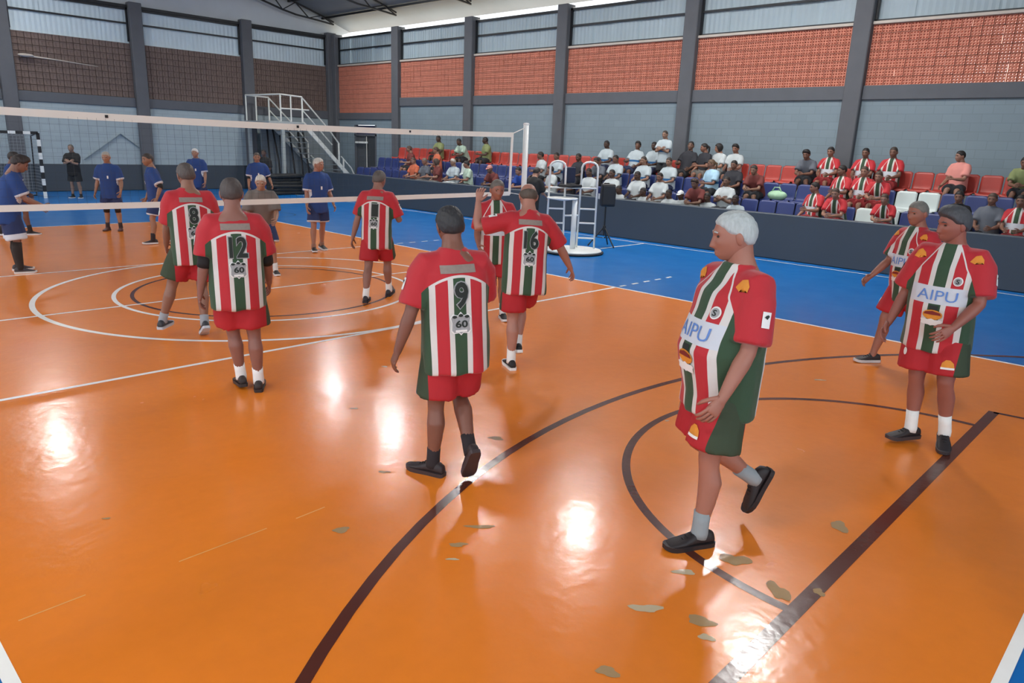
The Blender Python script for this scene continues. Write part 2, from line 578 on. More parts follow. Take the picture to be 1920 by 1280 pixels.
# clerestory windows: pressed sheets behind dark rails
win_n = 0
def clerestory(along, a0, a1, base, name):
    """along 'y': on the bleacher wall, 'x': on the end wall"""
    global win_n
    win_n += 1
    root = empty('window_%d' % win_n, (0, 0, 0), kind='structure')
    def P(a, d, z):
        return (base + d, a, z) if along == 'y' else (a, base + d, z)
    def bx(m, a_, b_, d0, d1, z0, z1):
        lo = P(a_, d0, z0); hi = P(b_, d1, z1)
        m.box([min(p, q) for p, q in zip(lo, hi)], [max(p, q) for p, q in zip(lo, hi)])
    n = max(3, int(round((a1 - a0) / 0.85)))
    w = (a1 - a0) / n
    for i in range(n):
        s = MB()
        x0, x1 = a0 + i * w - 0.012, a0 + (i + 1) * w + 0.012
        k = 13
        v = []
        off = 0.018 * (i % 2)
        for j in range(k):
            a_ = x0 + (x1 - x0) * j / (k - 1)
            d = 0.10 + off + 0.014 * (1 if j % 2 else 0)
            v += [P(a_, d, SILL - 0.06), P(a_, d, TOP)]
        s.add(v, [(2 * j, 2 * j + 2, 2 * j + 3, 2 * j + 1) for j in range(k - 1)])
        s.build('sheet_panel', METAL_DIM if along == 'y' else METAL, root)
    r = MB(); bx(r, a0, a1, 0.03, 0.07, 5.90, 5.955); r.build('rail', STEEL_D, root)
    r = MB(); bx(r, a0, a1, 0.02, 0.08, TOP - 0.07, TOP); r.build('top_rail', STEEL_D, root)
    r = MB(); bx(r, a0, a0 + 0.06, 0.02, 0.08, SILL + 0.03, TOP); r.build('jamb', STEEL_D, root)
    r = MB(); bx(r, a1 - 0.06, a1, 0.02, 0.08, SILL + 0.03, TOP); r.build('jamb', STEEL_D, root)
    if along == 'y':
        r = MB(); bx(r, a0, a1, 0.02, 0.09, SILL + 0.03, SILL + 0.075); r.build('bottom_rail', STEEL_D, root)
for i in range(len(COLY) - 1):
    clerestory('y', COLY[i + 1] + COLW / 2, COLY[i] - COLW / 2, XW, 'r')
for i in range(2, len(COLX) - 1):
    clerestory('x', COLX[i] + 0.22, COLX[i + 1] - 0.22, YB, 'b')

# roof: shallow barrel of metal sheet on trusses, open slot above the bleacher wall
def roofz(x):
    return 9.35 - 2.52 * (x / 15.05) ** 2
rb = MB(); n = 40
v = []
for i in range(n + 1):
    x = -15.05 + 30.1 * i / n
    v += [(x, -16, roofz(x)), (x, 20.3, roofz(x)), (x, -16, roofz(x) + 0.06), (x, 20.3, roofz(x) + 0.06)]
f = []
for i in range(n):
    a, b_ = 4 * i, 4 * i + 4
    f += [(a, a + 1, b_ + 1, b_), (a + 2, b_ + 2, b_ + 3, a + 3)]
f += [(0, 2, 3, 1), (4 * n, 4 * n + 1, 4 * n + 3, 4 * n + 2)]
rb.add(v, f)
ceiling = tag(rb.build('ceiling', METAL_D), kind='structure')
# gable sheet over the end wall
g = MB(); v = []
for i in range(n + 1):
    x = -15 + 30 * i / n
    v += [(x, YB + 0.12, TOP - 0.08), (x, YB + 0.12, roofz(x))]
g.add(v, [(2 * i, 2 * i + 2, 2 * i + 3, 2 * i + 1) for i in range(n)])
g.build('gable_sheet', mat('gable_sheet_metal', '#b4bdc4', 0.6, var=0.15, vscale=0.8), ceiling)
gb = MB(); gb.box((-14, YB - 0.02, TOP), (14, YB + 0.1, TOP + 0.10)); gb.build('gable_rail', STEEL_D, ceiling)
for y in COLY:
    t_ = MB(); k = 46
    lo = []; hi = []
    for i in range(k + 1):
        x = -13.95 + 27.9 * i / k
        hi.append((x, y, roofz(x) - 0.10)); lo.append((x, y, roofz(x) - 0.62 * min(1.0, 0.30 + (14.0 - abs(x)) / 3.0)))
    for ch_ in (hi, lo):
        for i in range(k):
            t_.beam(ch_[i], ch_[i + 1], 0.07, 0.06)
    for i in range(0, k, 2):
        t_.beam(lo[i], hi[min(k, i + 1)], 0.04, 0.035); t_.beam(hi[min(k, i + 1)], lo[min(k, i + 2)], 0.04, 0.035)
    t_.build('roof_truss', STEEL_D, ceiling)
for x in (-12, -9, -6, -3, 0, 3, 6, 9, 12, 13.6):
    t_ = MB(); t_.box((x - 0.04, -16, roofz(x) - 0.12), (x + 0.04, 20.1, roofz(x) - 0.035)); t_.build('purlin', STEEL_D, ceiling)

# unseen ground outside the hall, laid pale to bounce light under the eave
og = MB(); og.box((14.3, -40, -0.12), (60, 60, -0.02)); og.box((-60, -40, -0.12), (-14.3, 60, -0.02)); og.box((-14.3, 20.3, -0.12), (14.3, 60, -0.02)); og.box((-14.3, -40, -0.12), (14.3, -16, -0.02))
tag(og.build('ground', mat('pale_bounce_ground', '#b7ab98', 0.9)), kind='structure')

# high bay lamps
m_, t_, p_ = newmat('lamp_glow')
p_.inputs['Base Color'].default_value = (1, 1, 1, 1)
p_.inputs['Emission Color'].default_value = (1.0, 0.97, 0.93, 1)
p_.inputs['Emission Strength'].default_value = 150.0
LAMP_GLOW = m_
ALU = mat('lamp_aluminium', '#8d9296', 0.4, metal=0.6)
LAMPS = [(10.3, 14.8), (9.15, 9.3), (8.6, 4.4), (8.95, 0.8), (9.7, -2.7), (7.6, -4.8), (0.7, 16.0), (-8.5, 14), (-8.5, 7), (-8.5, 0), (-8.5, -7)]
names = ['over the far end of the bleachers', 'over the bleachers, second from the end wall', 'over the bleachers, third from the end wall', 'over the bleachers beside the net', 'over the bleachers, fifth from the end wall',
         'over the bleachers, nearest the camera', 'over the goal end of the court',
         'over the open side near the end wall', 'over the open side by the far half', 'over the open side level with the net', 'over the open side near the camera']
def make_lamp():
    r = empty('high_bay_lamp')
    b = MB(); b.lathe([(0.36, 0.0), (0.37, 0.02), (0.30, 0.12), (0.14, 0.22), (0.10, 0.24), (0.10, 0.36), (0.02, 0.38)], 20); b.build('shade', ALU, r, True)
    b = MB(); b.lathe([(0.345, 0.006), (0.345, -0.004)], 20); b.build('diffuser', LAMP_GLOW, r)
    return r
lamp0 = make_lamp()
for i, (x, y) in enumerate(LAMPS):
    o = lamp0 if i == 0 else copy_tree(lamp0)
    o.location = (x, y, 7.75)
    tag(o, 'round high bay lamp hanging ' + names[i], 'lamp', 'high bay lamps')
    b = MB(); b.bar((0, 0, 0.37), (0, 0, roofz(x) - 7.75), 0.012, 6); b.build('hanger', STEEL_D, o)

# ================================================================== STANDS
PX = 10.2
b = MB(); b.bbox((PX, -16, 0), (PX + 0.15, 15.1, 0.97), 0.02)
tag(b.build('wall_parapet', PARAPET), kind='structure')
TIER = {1: (10.36, 11.42, 0.38), 2: (11.42, 12.42, 0.75), 3: (12.42, 13.83, 1.15)}
STEPC = mat('step_concrete', '#565b61', 0.85, var=0.2, vscale=2.0, bump=0.15)
for (k, (x0, x1, z)), lb in zip(TIER.items(), ('lowest concrete bleacher step just behind the parapet', 'middle concrete bleacher step under the blue seats', 'top concrete bleacher step under the red seats')):
    b = MB(); b.bbox((x0, -15.9, 0.0), (x1, 15.0, z), 0.015); tag(b.build('bleacher_step', STEPC), lb, 'step')

def seat_mesh():
    # side profile of the shell: front lip, pan, back, top lip (x towards the wall, z up)
    prof = [(-0.205, -0.035), (-0.20, -0.004), (-0.17, 0.012), (-0.05, -0.004), (0.08, -0.006), (0.145, 0.012), (0.175, 0.06), (0.19, 0.14), (0.205, 0.24), (0.222, 0.34), (0.232, 0.385), (0.252, 0.395), (0.262, 0.372)]
    n = 9; b = MB()
    rings = []
    for i, (x, z) in enumerate(prof):
        s = i / (len(prof) - 1)
        half = 0.205 - 0.02 * (abs(s - 0.5) * 2) ** 4
        row_t, row_b = [], []
        for j in range(n):
            w = -1 + 2 * j / (n - 1)
            dish = 0.018 * (w * w)
            nx, nz = (0, 1) if i < 5 else (-1, 0.1)
            crn = 0.03 * max(0, abs(w) - 0.75) / 0.25 if i in (len(prof) - 1, len(prof) - 2, len(prof) - 3, 0, 1) else 0
            zz = z + nz * dish - (crn if i > 6 else 0)
            xx = x + nx * dish + (crn if i < 3 else 0)
            row_t.append((xx, w * half, zz)); row_b.append((xx - nx * 0.014, w * half, zz - nz * 0.014))
        rings.append(row_t + row_b[::-1])
    b.loft(rings)
    return b
sm = seat_mesh()
SEATM = {'blue': mat('blue_seat_plastic', '#28366c', 0.42, var=0.08), 'red': mat('red_seat_plastic', '#a93c33', 0.42, var=0.08), 'white': mat('white_seat_plastic', '#c3cfce', 0.4, var=0.03)}
seat_me = {}
for k, m in SEATM.items():
    me = sm.mesh('seat_shell'); me.materials.append(m)
    bm = bmesh.new(); bm.from_mesh(me); bmesh.ops.recalc_face_normals(bm, faces=bm.faces); bm.to_mesh(me); bm.free()
    me.polygons.foreach_set('use_smooth', [True] * len(me.polygons)); seat_me[k] = me
br = MB(); br.box((-0.03, -0.06, -0.40), (0.03, 0.06, -0.385)); br.beam((0, 0, -0.39), (0, 0, -0.02), 0.05, 0.05, (0, 1, 0)); br.box((-0.12, -0.14, -0.035), (0.1, 0.14, -0.015))
br_me = br.mesh('seat_bracket'); br_me.materials.append(STEEL_D)
SEATZ = {1: 0.78, 2: 1.15, 3: 1.55}
SEATX = {1: 11.06, 2: 12.06, 3: 13.06}
rown = {1: 'front', 2: 'middle', 3: 'top'}
def seat(row, y, col, label):
    r = empty('stadium_seat', (SEATX[row], y, SEATZ[row]), label=label, cat='seat', group='%s seats of the %s row' % (col, rown[row]))
    for nm, me in (('shell', seat_me[col]), ('bracket', br_me)):
        o = bpy.data.objects.new(nm, me); C.objects.link(o); o.parent = r
    return r
WHITES = {(2, -4.82): 'left one of the two white seats side by side', (2, -5.26): 'right one of the two white seats side by side', (1, -4.38): 'white seat at the parapet among the red shirts', (2, 9.3): 'lone white seat at the far end of the bleachers', (1, -4.85): 'white seat at the parapet below the two white seats'}
for row in (1, 2, 3):
    y = 14.0
    k = 0
    while y > -7.9:
        k += 1
        col = 'red' if row == 3 else 'blue'
        suf = 'th' if 10 <= k % 100 <= 20 else {1: 'st', 2: 'nd', 3: 'rd'}.get(k % 10, 'th')
        lab = '%s plastic seat, %d%s from the staircase end of the %s row' % (col, k, suf, rown[row])
        for (r_, yy), l in WHITES.items():
            if r_ == row and abs(y - yy) < 0.22:
                col, lab = 'white', l
        seat(row, y, col, lab)
        y -= 0.44

# ================================================================== DOOR, STAIRS, CORNER CLUTTER
dr = empty('door_1', (0, 0, 0), kind='structure')
DOORM = mat('grey_door_metal', '#5a5f64', 0.5, metal=0.3)
b = MB(); b.box((XW + 0.04, 17.55, 0), (XW + 0.10, 18.30, 2.35)); b.build('door_panel', DOORM, dr)
b = MB(); b.box((XW + 0.05, 16.80, 0), (XW + 0.12, 17.52, 2.35)); b.build('door_panel', mat('doorway_shade', '#33383d', 0.7), dr)  # dark panel filling the doorway, its shade put into the colour
b = MB(); b.box((XW + 0.06, 16.75, 2.40), (XW + 0.12, 18.35, 2.78)); b.build('transom_panel', mat('navy_transom', '#2a3350', 0.6), dr)
for y0, y1 in ((18.28, 18.36), (16.74, 16.82)):
    b = MB(); b.box((XW - 0.02, y0, 0), (XW + 0.12, y1, 2.80)); b.build('frame', CONCRETE_D, dr)
b = MB(); b.box((XW - 0.02, 16.74, 2.34), (XW + 0.12, 18.36, 2.41)); b.build('frame', CONCRETE_D, dr)
b = MB(); b.bbox((XW - 0.10, 17.35, 2.02), (XW - 0.02, 18.2, 2.10), 0.01); b.build('door_light', WHITE, dr)

RAIL = mat('white_rail_paint', '#cfd3d0', 0.45, var=0.08)
LAND = mat('pale_landing', '#9aa3a4', 0.7)
stair = empty('steel_staircase', (0, 0, 0), label='white railed steel staircase with landing in the corner of the hall', cat='staircase')
FY, NY = 19.45, 17.6
def SP(s, side):      # point of a stringer, s = 0 at the landing, 1 at the foot
    if side == 'f':
        return np.array([10.55 + s * 2.85, FY, 2.72 - s * 2.62])
    return np.array([11.0 + s * 2.70, NY, 2.74 - s * 2.62])
b = MB(); b.bbox((9.5, NY - 0.05, 2.62), (11.05, FY + 0.1, 2.76), 0.01); b.build('landing', LAND, stair)
for sd in 'fn':
    b = MB(); b.beam(SP(0, sd), SP(1, sd), 0.06, 0.16); b.build('stringer', RAIL, stair)
    up = np.array([0, 0, 0.98])
    b = MB(); b.tube([SP(0, sd) + up, SP(0.45, sd) + up * 0.98, SP(0.62, sd) + up * 0.9], 0.032, 8); b.build('handrail', RAIL, stair)
    b = MB(); b.tube([SP(0, sd) + up * 0.52, SP(0.5, sd) + up * 0.50], 0.028, 8); b.build('mid_rail', RAIL, stair)
    b = MB(); b.tube([SP(0.66, sd) + up * 0.45, SP(0.84, sd) + up * 0.45, SP(1.0, sd) + up * 0.05], 0.03, 8); b.build('lower_handrail', RAIL, stair)
    for s in (0.0, 0.62):
        b = MB(); b.bar(SP(s, sd), SP(s, sd) + up * (0.98 if s == 0 else 0.9), 0.035, 8); b.build('post', RAIL, stair)
    b = MB(); b.bar(SP(0.70, sd) + np.array([0, 0, 0.45]), SP(0.70, sd) * np.array([1, 1, 0]) + np.array([0, 0, 0.0]), 0.035, 8); b.build('support_leg', RAIL, stair)
for k in range(12):
    a, c_ = SP((k + 0.5) / 12, 'n'), SP((k + 0.5) / 12, 'f')
    b = MB(); b.beam(a, c_, 0.24, 0.03); b.build('tread', LAND, stair)
for (x, y) in ((9.55, FY), (9.98, FY), (10.05, NY), (10.5, NY)):
    b = MB(); b.bar((x, y, 2.70), (x, y, 3.76), 0.03, 8); b.build('post', RAIL, stair)
for (a, c_) in (((9.55, FY, 3.74), (10.55, FY, 3.72)), ((10.05, NY, 3.78), (11.0, NY, 3.74)), ((10.05, NY, 3.25), (11.3, NY, 3.25)), ((9.55, FY, 3.74), (10.05, NY, 3.78))):
    b = MB(); b.bar(a, c_, 0.03, 8); b.build('landing_rail', RAIL, stair)
for (x, y) in ((9.6, FY - 0.1), (10.1, NY)):
    b = MB(); b.box((x - 0.06, y - 0.06, 0), (x + 0.06, y + 0.06, 2.64)); b.build('landing_post', LAND, stair)

# grey partition under the landing, poles leaning on it, black tarpaulin in front
b = MB(); b.bbox((10.2, 19.55, 0), (13.6, 19.66, 2.62), 0.01); tag(b.build('wall_partition', mat('partition_paint', '#767f84', 0.75, var=0.12)), kind='structure')
plabs = ['leftmost dark pole leaning on the grey partition under the landing', 'second dark pole from the left under the landing', 'third dark pole from the left under the landing', 'fourth dark pole from the left under the landing',
         'fifth dark pole from the left under the landing', 'rightmost dark pole leaning on the grey partition']
for i in range(6):
    x = 10.35 + 0.36 * i
    b = MB(); b.tube([(x - 0.05, 18.9, 0.0), (x + 0.05 * math.sin(i * 2.1), 19.2, 1.2), (x + 0.09 * math.cos(i * 1.7), 19.5, 2.45)], [0.035, 0.04, 0.035], 8)
    tag(b.build('leaning_pole', BLACK, None, True), plabs[i], 'pole', 'poles under the landing')
tp = empty('black_stack', (9.55, 16.75, 0), 0.08, 'stack of flat black layers on the floor left of the parapet', 'pile')
BLACK_LAYER = mat('black_layer', '#1f2325', 0.6, var=0.3, vscale=3, bump=0.5, bscale=6)
for k in range(6):  # flat black layers of uneven size, stacked
    rr = random.Random(k); w, d = 0.75 + rr.uniform(-.12, .08), 0.42 + rr.uniform(-.06, .05)
    rings = []
    for zz, q in ((0.0, .96), (0.02, 1.0), (0.10, 1.0), (0.13, .95)):
        rings.append([(w * q * math.copysign(abs(math.cos(a)) ** .35, math.cos(a)) + rr.uniform(-.01, .01), d * q * math.copysign(abs(math.sin(a)) ** .35, math.sin(a)), k * 0.128 + zz + 0.012 * math.sin(3 * a + k)) for a in [2 * math.pi * (i + .5) / 28 for i in range(28)]])
    if k == 0: rings = [[(x, y, max(0, z)) for x, y, z in r] for r in rings]
    b = MB(); b.loft(rings); b.build('stack_layer', BLACK_LAYER, tp, True)
# coil of pale rope on the stand end
b = MB()
for k in range(3):
    cx_ = 10.62 + 0.0 * k
    b.tube([(cx_ + 0.16 * math.cos(a), 13.9 - 0.42 * k + 0.16 * math.sin(a), 0.44 + 0.02 * math.sin(3 * a)) for a in [2 * math.pi * q / 16 for q in range(17)]], 0.04, 8)
b.bar((10.62, 14.05, 0.43), (10.62, 12.85, 0.43), 0.03, 8)
tag(b.build('hose_coil', RAIL, None, True), 'pale coiled hose lying at the foot of the staircase', 'hose')

# ================================================================== GOAL
gy, gx, gh = 17.2, 1.5, 2.0
goal = empty('handball_goal', (0, gy, 0), label='black and white striped goal with net at the far end', cat='goal')
BLK = mat('goal_black', '#16181b', 0.5)
def stripes(a, c_, n, start):
    a = np.array(a, float); c_ = np.array(c_, float)
    for i in range(n):
        p, q = a + (c_ - a) * i / n, a + (c_ - a) * (i + 1) / n
        b = MB(); b.beam(p, q, 0.085, 0.085, (0, 1, 0)); b.build('post_stripe' if abs(a[2] - c_[2]) > .1 else 'crossbar_stripe', BLK if (i + start) % 2 else WHITE, goal)
stripes((gx, 0, 0), (gx, 0, gh), 10, 0)
stripes((-gx, 0, 0), (-gx, 0, gh), 10, 0)
stripes((-gx, 0, gh), (gx, 0, gh), 15, 1)
b = MB()
for s in (-gx, gx):
    b.tube([(s, 0, gh), (s, 0.8, gh - 0.1), (s, 1.0, 0.0)], 0.02, 6)
b.bar((-gx, 1.0, 0.02), (gx, 1.0, 0.02), 0.02, 6); b.build('net_frame', STEEL_D, goal)
NETM = mat('pale_net_cord', '#8c9497', 0.8)
b = MB()
for i in range(31):
    x = -gx + 3.0 * i / 30
    b.tube([(x, 0.03, gh - 0.02), (x, 0.8, gh - 0.12), (x, 0.98, 0.02)], 0.004, 4)
for k in range(20):
    z = 0.05 + 1.85 * k / 19; y = 0.98 - 0.18 * z / 1.9
    b.bar((-gx, y, z), (gx, y, z), 0.004, 4)
    for s in (-gx, gx):
        b.bar((s, 0.04, z), (s, y, z), 0.004, 4)
tag(b.build('goal_net', NETM, goal, fix=False), kind='stuff')

# ================================================================== VOLLEYBALL NET
NX0, NX1, NZT, NZB = -5.0, 5.02, 2.41, 1.27
net = empty('volleyball_net', (0, 0, 0), label='volleyball net with white tapes stretched across the court', cat='net')
TAPEW = mat('white_net_tape', '#e6e3da', 0.7, var=0.06, vscale=3)
def sag(x):
    s = (x - NX0) / (NX1 - NX0)
    return -0.055 * 4 * s * (1 - s)
def strip(z0, z1, nm, sagf):
    b = MB(); n = 40; rings = []
    for i in range(n + 1):
        x = NX0 + (NX1 - NX0) * i / n
        y = 0.008 * math.sin(x * 2.3); s = sagf(x)
        rings.append([(x, y - 0.006, z0 + s), (x, y + 0.006, z0 + s), (x, y + 0.006, z1 + s), (x, y - 0.006, z1 + s)])
    b.loft(rings); return b.build(nm, TAPEW, net)
strip(NZT - 0.085, NZT, 'top_tape', sag)
strip(NZB, NZB + 0.075, 'bottom_tape', lambda x: -0.02 + sag(x) * 0.4)
b = MB(); b.beam((NX1, 0, NZB), (NX1 + 0.03, 0, NZT), 0.012, 0.055, (1, 0, 0)); b.build('side_band', TAPEW, net)
b = MB(); b.beam((NX0, 0, NZB), (NX0, 0, NZT), 0.012, 0.055, (1, 0, 0)); b.build('side_band', TAPEW, net)
CORD = mat('black_net_cord', '#3a4044', 0.8)
b = MB()
for i in range(101):
    x = NX0 + (NX1 - NX0) * i / 100
    b.beam((x, 0, NZB + 0.05 + sag(x) * .4), (x, 0, NZT - 0.06 + sag(x)), 0.0016, 0.0016, (1, 0, 0))
for k in range(1, 11):
    f = k / 11
    for i in range(20):
        xa, xb = NX0 + (NX1 - NX0) * i / 20, NX0 + (NX1 - NX0) * (i + 1) / 20
        za = (NZB + 0.05 + sag(xa) * .4) * (1 - f) + (NZT - 0.06 + sag(xa)) * f
        zb = (NZB + 0.05 + sag(xb) * .4) * (1 - f) + (NZT - 0.06 + sag(xb)) * f
        b.beam((xa, 0, za), (xb, 0, zb), 0.0016, 0.0016)
tag(b.build('net_mesh', CORD, net, fix=False), kind='stuff')
b = MB(); b.bar((NX1, 0, NZT - 0.03), (5.42, 0, 2.52), 0.008, 6); b.bar((NX1, 0, NZB + 0.03), (5.42, 0, 1.25), 0.006, 6); b.build('tension_rope', TAPEW, net)
for x in (-2.0, 0.55, 2.6):
    b = MB(); b.box((x, -0.012, NZT - 0.052 + sag(x)), (x + 0.035, -0.007, NZT - 0.018 + sag(x))); b.build('tape_mark', BLACK, net)
for x, l in ((5.42, 'white net post beside the umpire stand'), (-5.5, 'white net post on the open side of the court')):
    po = empty('net_post', (x, 0, 0), label=l, cat='post')
    b = MB(); b.bar((0, 0, 0), (0, 0, 2.58), 0.052, 14); b.build('tube', WHITE, po, True)
    b = MB(); b.lathe([(0.055, 2.56), (0.06, 2.57), (0.05, 2.60), (0.01, 2.605)], 14); b.build('cap', WHITE, po)
    b = MB(); b.lathe([(0.09, 0.0), (0.09, 0.012), (0.06, 0.02)], 14); b.build('floor_plate', STEEL_D, po)
    b = MB(); b.bbox((-0.05, -0.10, 1.15), (0.05, -0.05, 1.30), 0.01); b.build('winch', STEEL_D, po)

# ================================================================== UMPIRE STAND
us = empty('umpire_stand', (7.05, 0.0, 0), label='white tubular umpire stand on a round base beside the net post', cat='umpire stand')
b = MB(); b.lathe([(0.64, 0.0), (0.66, 0.03), (0.60, 0.045)], 36); b.build('rubber_rim', BLACK, us)
b = MB(); b.lathe([(0.62, 0.046), (0.60, 0.075), (0.1, 0.10), (0.08, 0.10)], 36); b.build('base_disc', WHITE, us, True)
b = MB(); b.bar((-0.10, -0.06, 0.09), (-0.10, -0.06, 1.14), 0.055, 14); b.build('center_pole', WHITE, us, True)
b = MB(); b.lathe([(0.06, 1.10), (0.32, 1.135), (0.33, 1.15), (0.32, 1.165), (0.02, 1.165)], 30, (-0.30, 0.12, 0)); b.build('round_tray', WHITE, us)
ud = np.array([math.cos(YAW), -math.sin(YAW), 0]) * 0.0
def hoop(x0, y0, x1, y1, name):
    a = np.array([x0, y0, 0.0]); c_ = np.array([x1, y1, 0.0])
    d = c_ - a
    pts = [a + [0, 0, 0.06]] + [a * 1 + d * 0.06 + [0, 0, 1.78]]
    for k in range(7):
        an = math.pi * k / 6
        pts.append(a + d * (0.5 - 0.42 * math.cos(an)) + np.array([0, 0, 1.80 + 0.10 * math.sin(an)]))
    pts += [c_ - d * 0.06 + [0, 0, 1.78], c_ + [0, 0, 0.06]]
    b = MB(); b.tube(pts, 0.022, 8); b.build(name, WHITE, us, True)
    return a, c_
r1 = np.array([math.cos(YAW), -math.sin(YAW)])
# two hoops seen side by side, each a pair of upright tubes
h1 = hoop(-0.42, 0.42, -0.16, 0.16, 'rail_hoop')
h2 = hoop(0.16, 0.04, 0.42, -0.24, 'rail_hoop')
def rung(p, q, z):
    b = MB(); b.bar((p[0], p[1], z), (q[0], q[1], z), 0.018, 8); b.build('rung', WHITE, us)
for z in (0.30, 0.62, 0.92):
    rung(h1[0], h1[1], z)
    rung(h2[0], h2[1], z)
rung(h1[0], h2[1], 1.36); rung(h1[1], h2[0], 0.78); rung(h1[1], h2[0], 1.36)
b = MB(); b.bbox((-0.26, -0.06, 1.37), (0.12, 0.30, 1.43), 0.015); b.build('seat_pad', BLACK, us)
b = MB(); b.bbox((-0.08, 0.28, 1.45), (0.30, 0.34, 1.78), 0.02); b.build('back_pad', mat('navy_pad', '#1d2740', 0.6), us)

# ================================================================== LOUDSPEAKER
sp = empty('speaker_tripod', (8.45, 0.25, 0), label='black tripod stand under the loudspeaker', cat='speaker stand')
b = MB(); b.bar((0, 0, 0.25), (0, 0, 0.92), 0.02, 10); b.build('pole', BLACK, sp)
b = MB(); b.lathe([(0.035, 0.36), (0.04, 0.38), (0.04, 0.46), (0.03, 0.48)], 12); b.build('collar', BLACK, sp)
for k in range(3):
    a = k * 2 * math.pi / 3 + 0.35
    b = MB(); b.bar((0.03 * math.cos(a), 0.03 * math.sin(a), 0.42), (0.36 * math.cos(a), 0.36 * math.sin(a), 0.015), 0.016, 8); b.build('leg', BLACK, sp)
    b = MB(); b.bar((0.02 * math.cos(a), 0.02 * math.sin(a), 0.20), (0.19 * math.cos(a), 0.19 * math.sin(a), 0.22), 0.010, 6); b.build('brace', BLACK, sp)
sk = empty('loudspeaker', (8.45, 0.25, 0.92), rz=-YAW + 0.25, label='black loudspeaker on the tripod in front of the parapet', cat='loudspeaker')
b = MB(); rings = []
for z, w, d in ((0.0, 0.15, 0.12), (0.02, 0.165, 0.14), (0.26, 0.17, 0.145), (0.48, 0.155, 0.13), (0.50, 0.14, 0.115)):
    rings.append([(-w, -d, z), (w, -d, z), (w * 0.62, d, z), (-w * 0.62, d, z)])
b.loft(rings); b.build('cabinet', BLACK, sk)
b = MB(); b.bbox((-0.145, -0.155, 0.04), (0.145, -0.135, 0.46), 0.008); b.build('grille', mat('speaker_grille', '#22262b', 0.7, bump=0.6, bscale=160), sk)
b = MB(); b.box((-0.185, -0.05, 0.16), (-0.17, 0.03, 0.28)); b.build('badge', WHITE, sk)
b = MB(); b.bar((-0.06, 0.03, 0.51), (0.06, 0.03, 0.51), 0.012, 8); b.build('handle', BLACK, sk)

# ================================================================== PEOPLE
_tmp_dg = bpy.context.evaluated_depsgraph_get
def remesh(mb, voxel, smooth=4, name='m', factor=0.5):
    me = mb.mesh('tmp')
    bm = bmesh.new(); bm.from_mesh(me); bmesh.ops.recalc_face_normals(bm, faces=bm.faces); bm.to_mesh(me); bm.free()
    o = bpy.data.objects.new('tmp', me); C.objects.link(o)
    r = o.modifiers.new('r', 'REMESH'); r.mode = 'VOXEL'; r.voxel_size = voxel; r.use_smooth_shade = True
    if smooth:
        s = o.modifiers.new('s', 'SMOOTH'); s.factor = factor; s.iterations = smooth
    dg = bpy.context.evaluated_depsgraph_get()
    out = bpy.data.meshes.new_from_object(o.evaluated_get(dg))
    out.name = name
    bpy.data.objects.remove(o, do_unlink=True)
    bpy.data.meshes.remove(me)
    return out

def add_mesh(me, extra, mats_for_extra=0):
    """append plain lofted geometry (head, fingers) to an evaluated mesh"""
    nv = len(me.vertices)
    co = np.empty(nv * 3); me.vertices.foreach_get('co', co)
    V = [tuple(x) for x in co.reshape(-1, 3)] + extra.v
    F = [tuple(p.vertices) for p in me.polygons] + [tuple(i + nv for i in f) for f in extra.f]
    mi = [0] * len(me.polygons) + extra.mi
    out = bpy.data.meshes.new(me.name)
    out.from_pydata(V, [], F)
    out.polygons.foreach_set('use_smooth', [True] * len(F))
    for q in range(max(mi) + 1): out.materials.append(None)
    out.polygons.foreach_set('material_index', mi)
    out.update()
    bpy.data.meshes.remove(me)
    return out

def sstep(a, b, x):
    t = np.clip((x - a) / (b - a), 0, 1)
    return t * t * (3 - 2 * t)

def head_grid(nu, nv):
    """unit directions: rows bottom to top"""
    U = np.linspace(0, 2 * np.pi, nu, endpoint=False)
    Vv = np.linspace(0.03, math.pi - 0.03, nv)
    u, v = np.meshgrid(U, Vv)
    return np.stack([np.sin(v) * np.sin(u), np.sin(v) * np.cos(u), -np.cos(v)], -1)

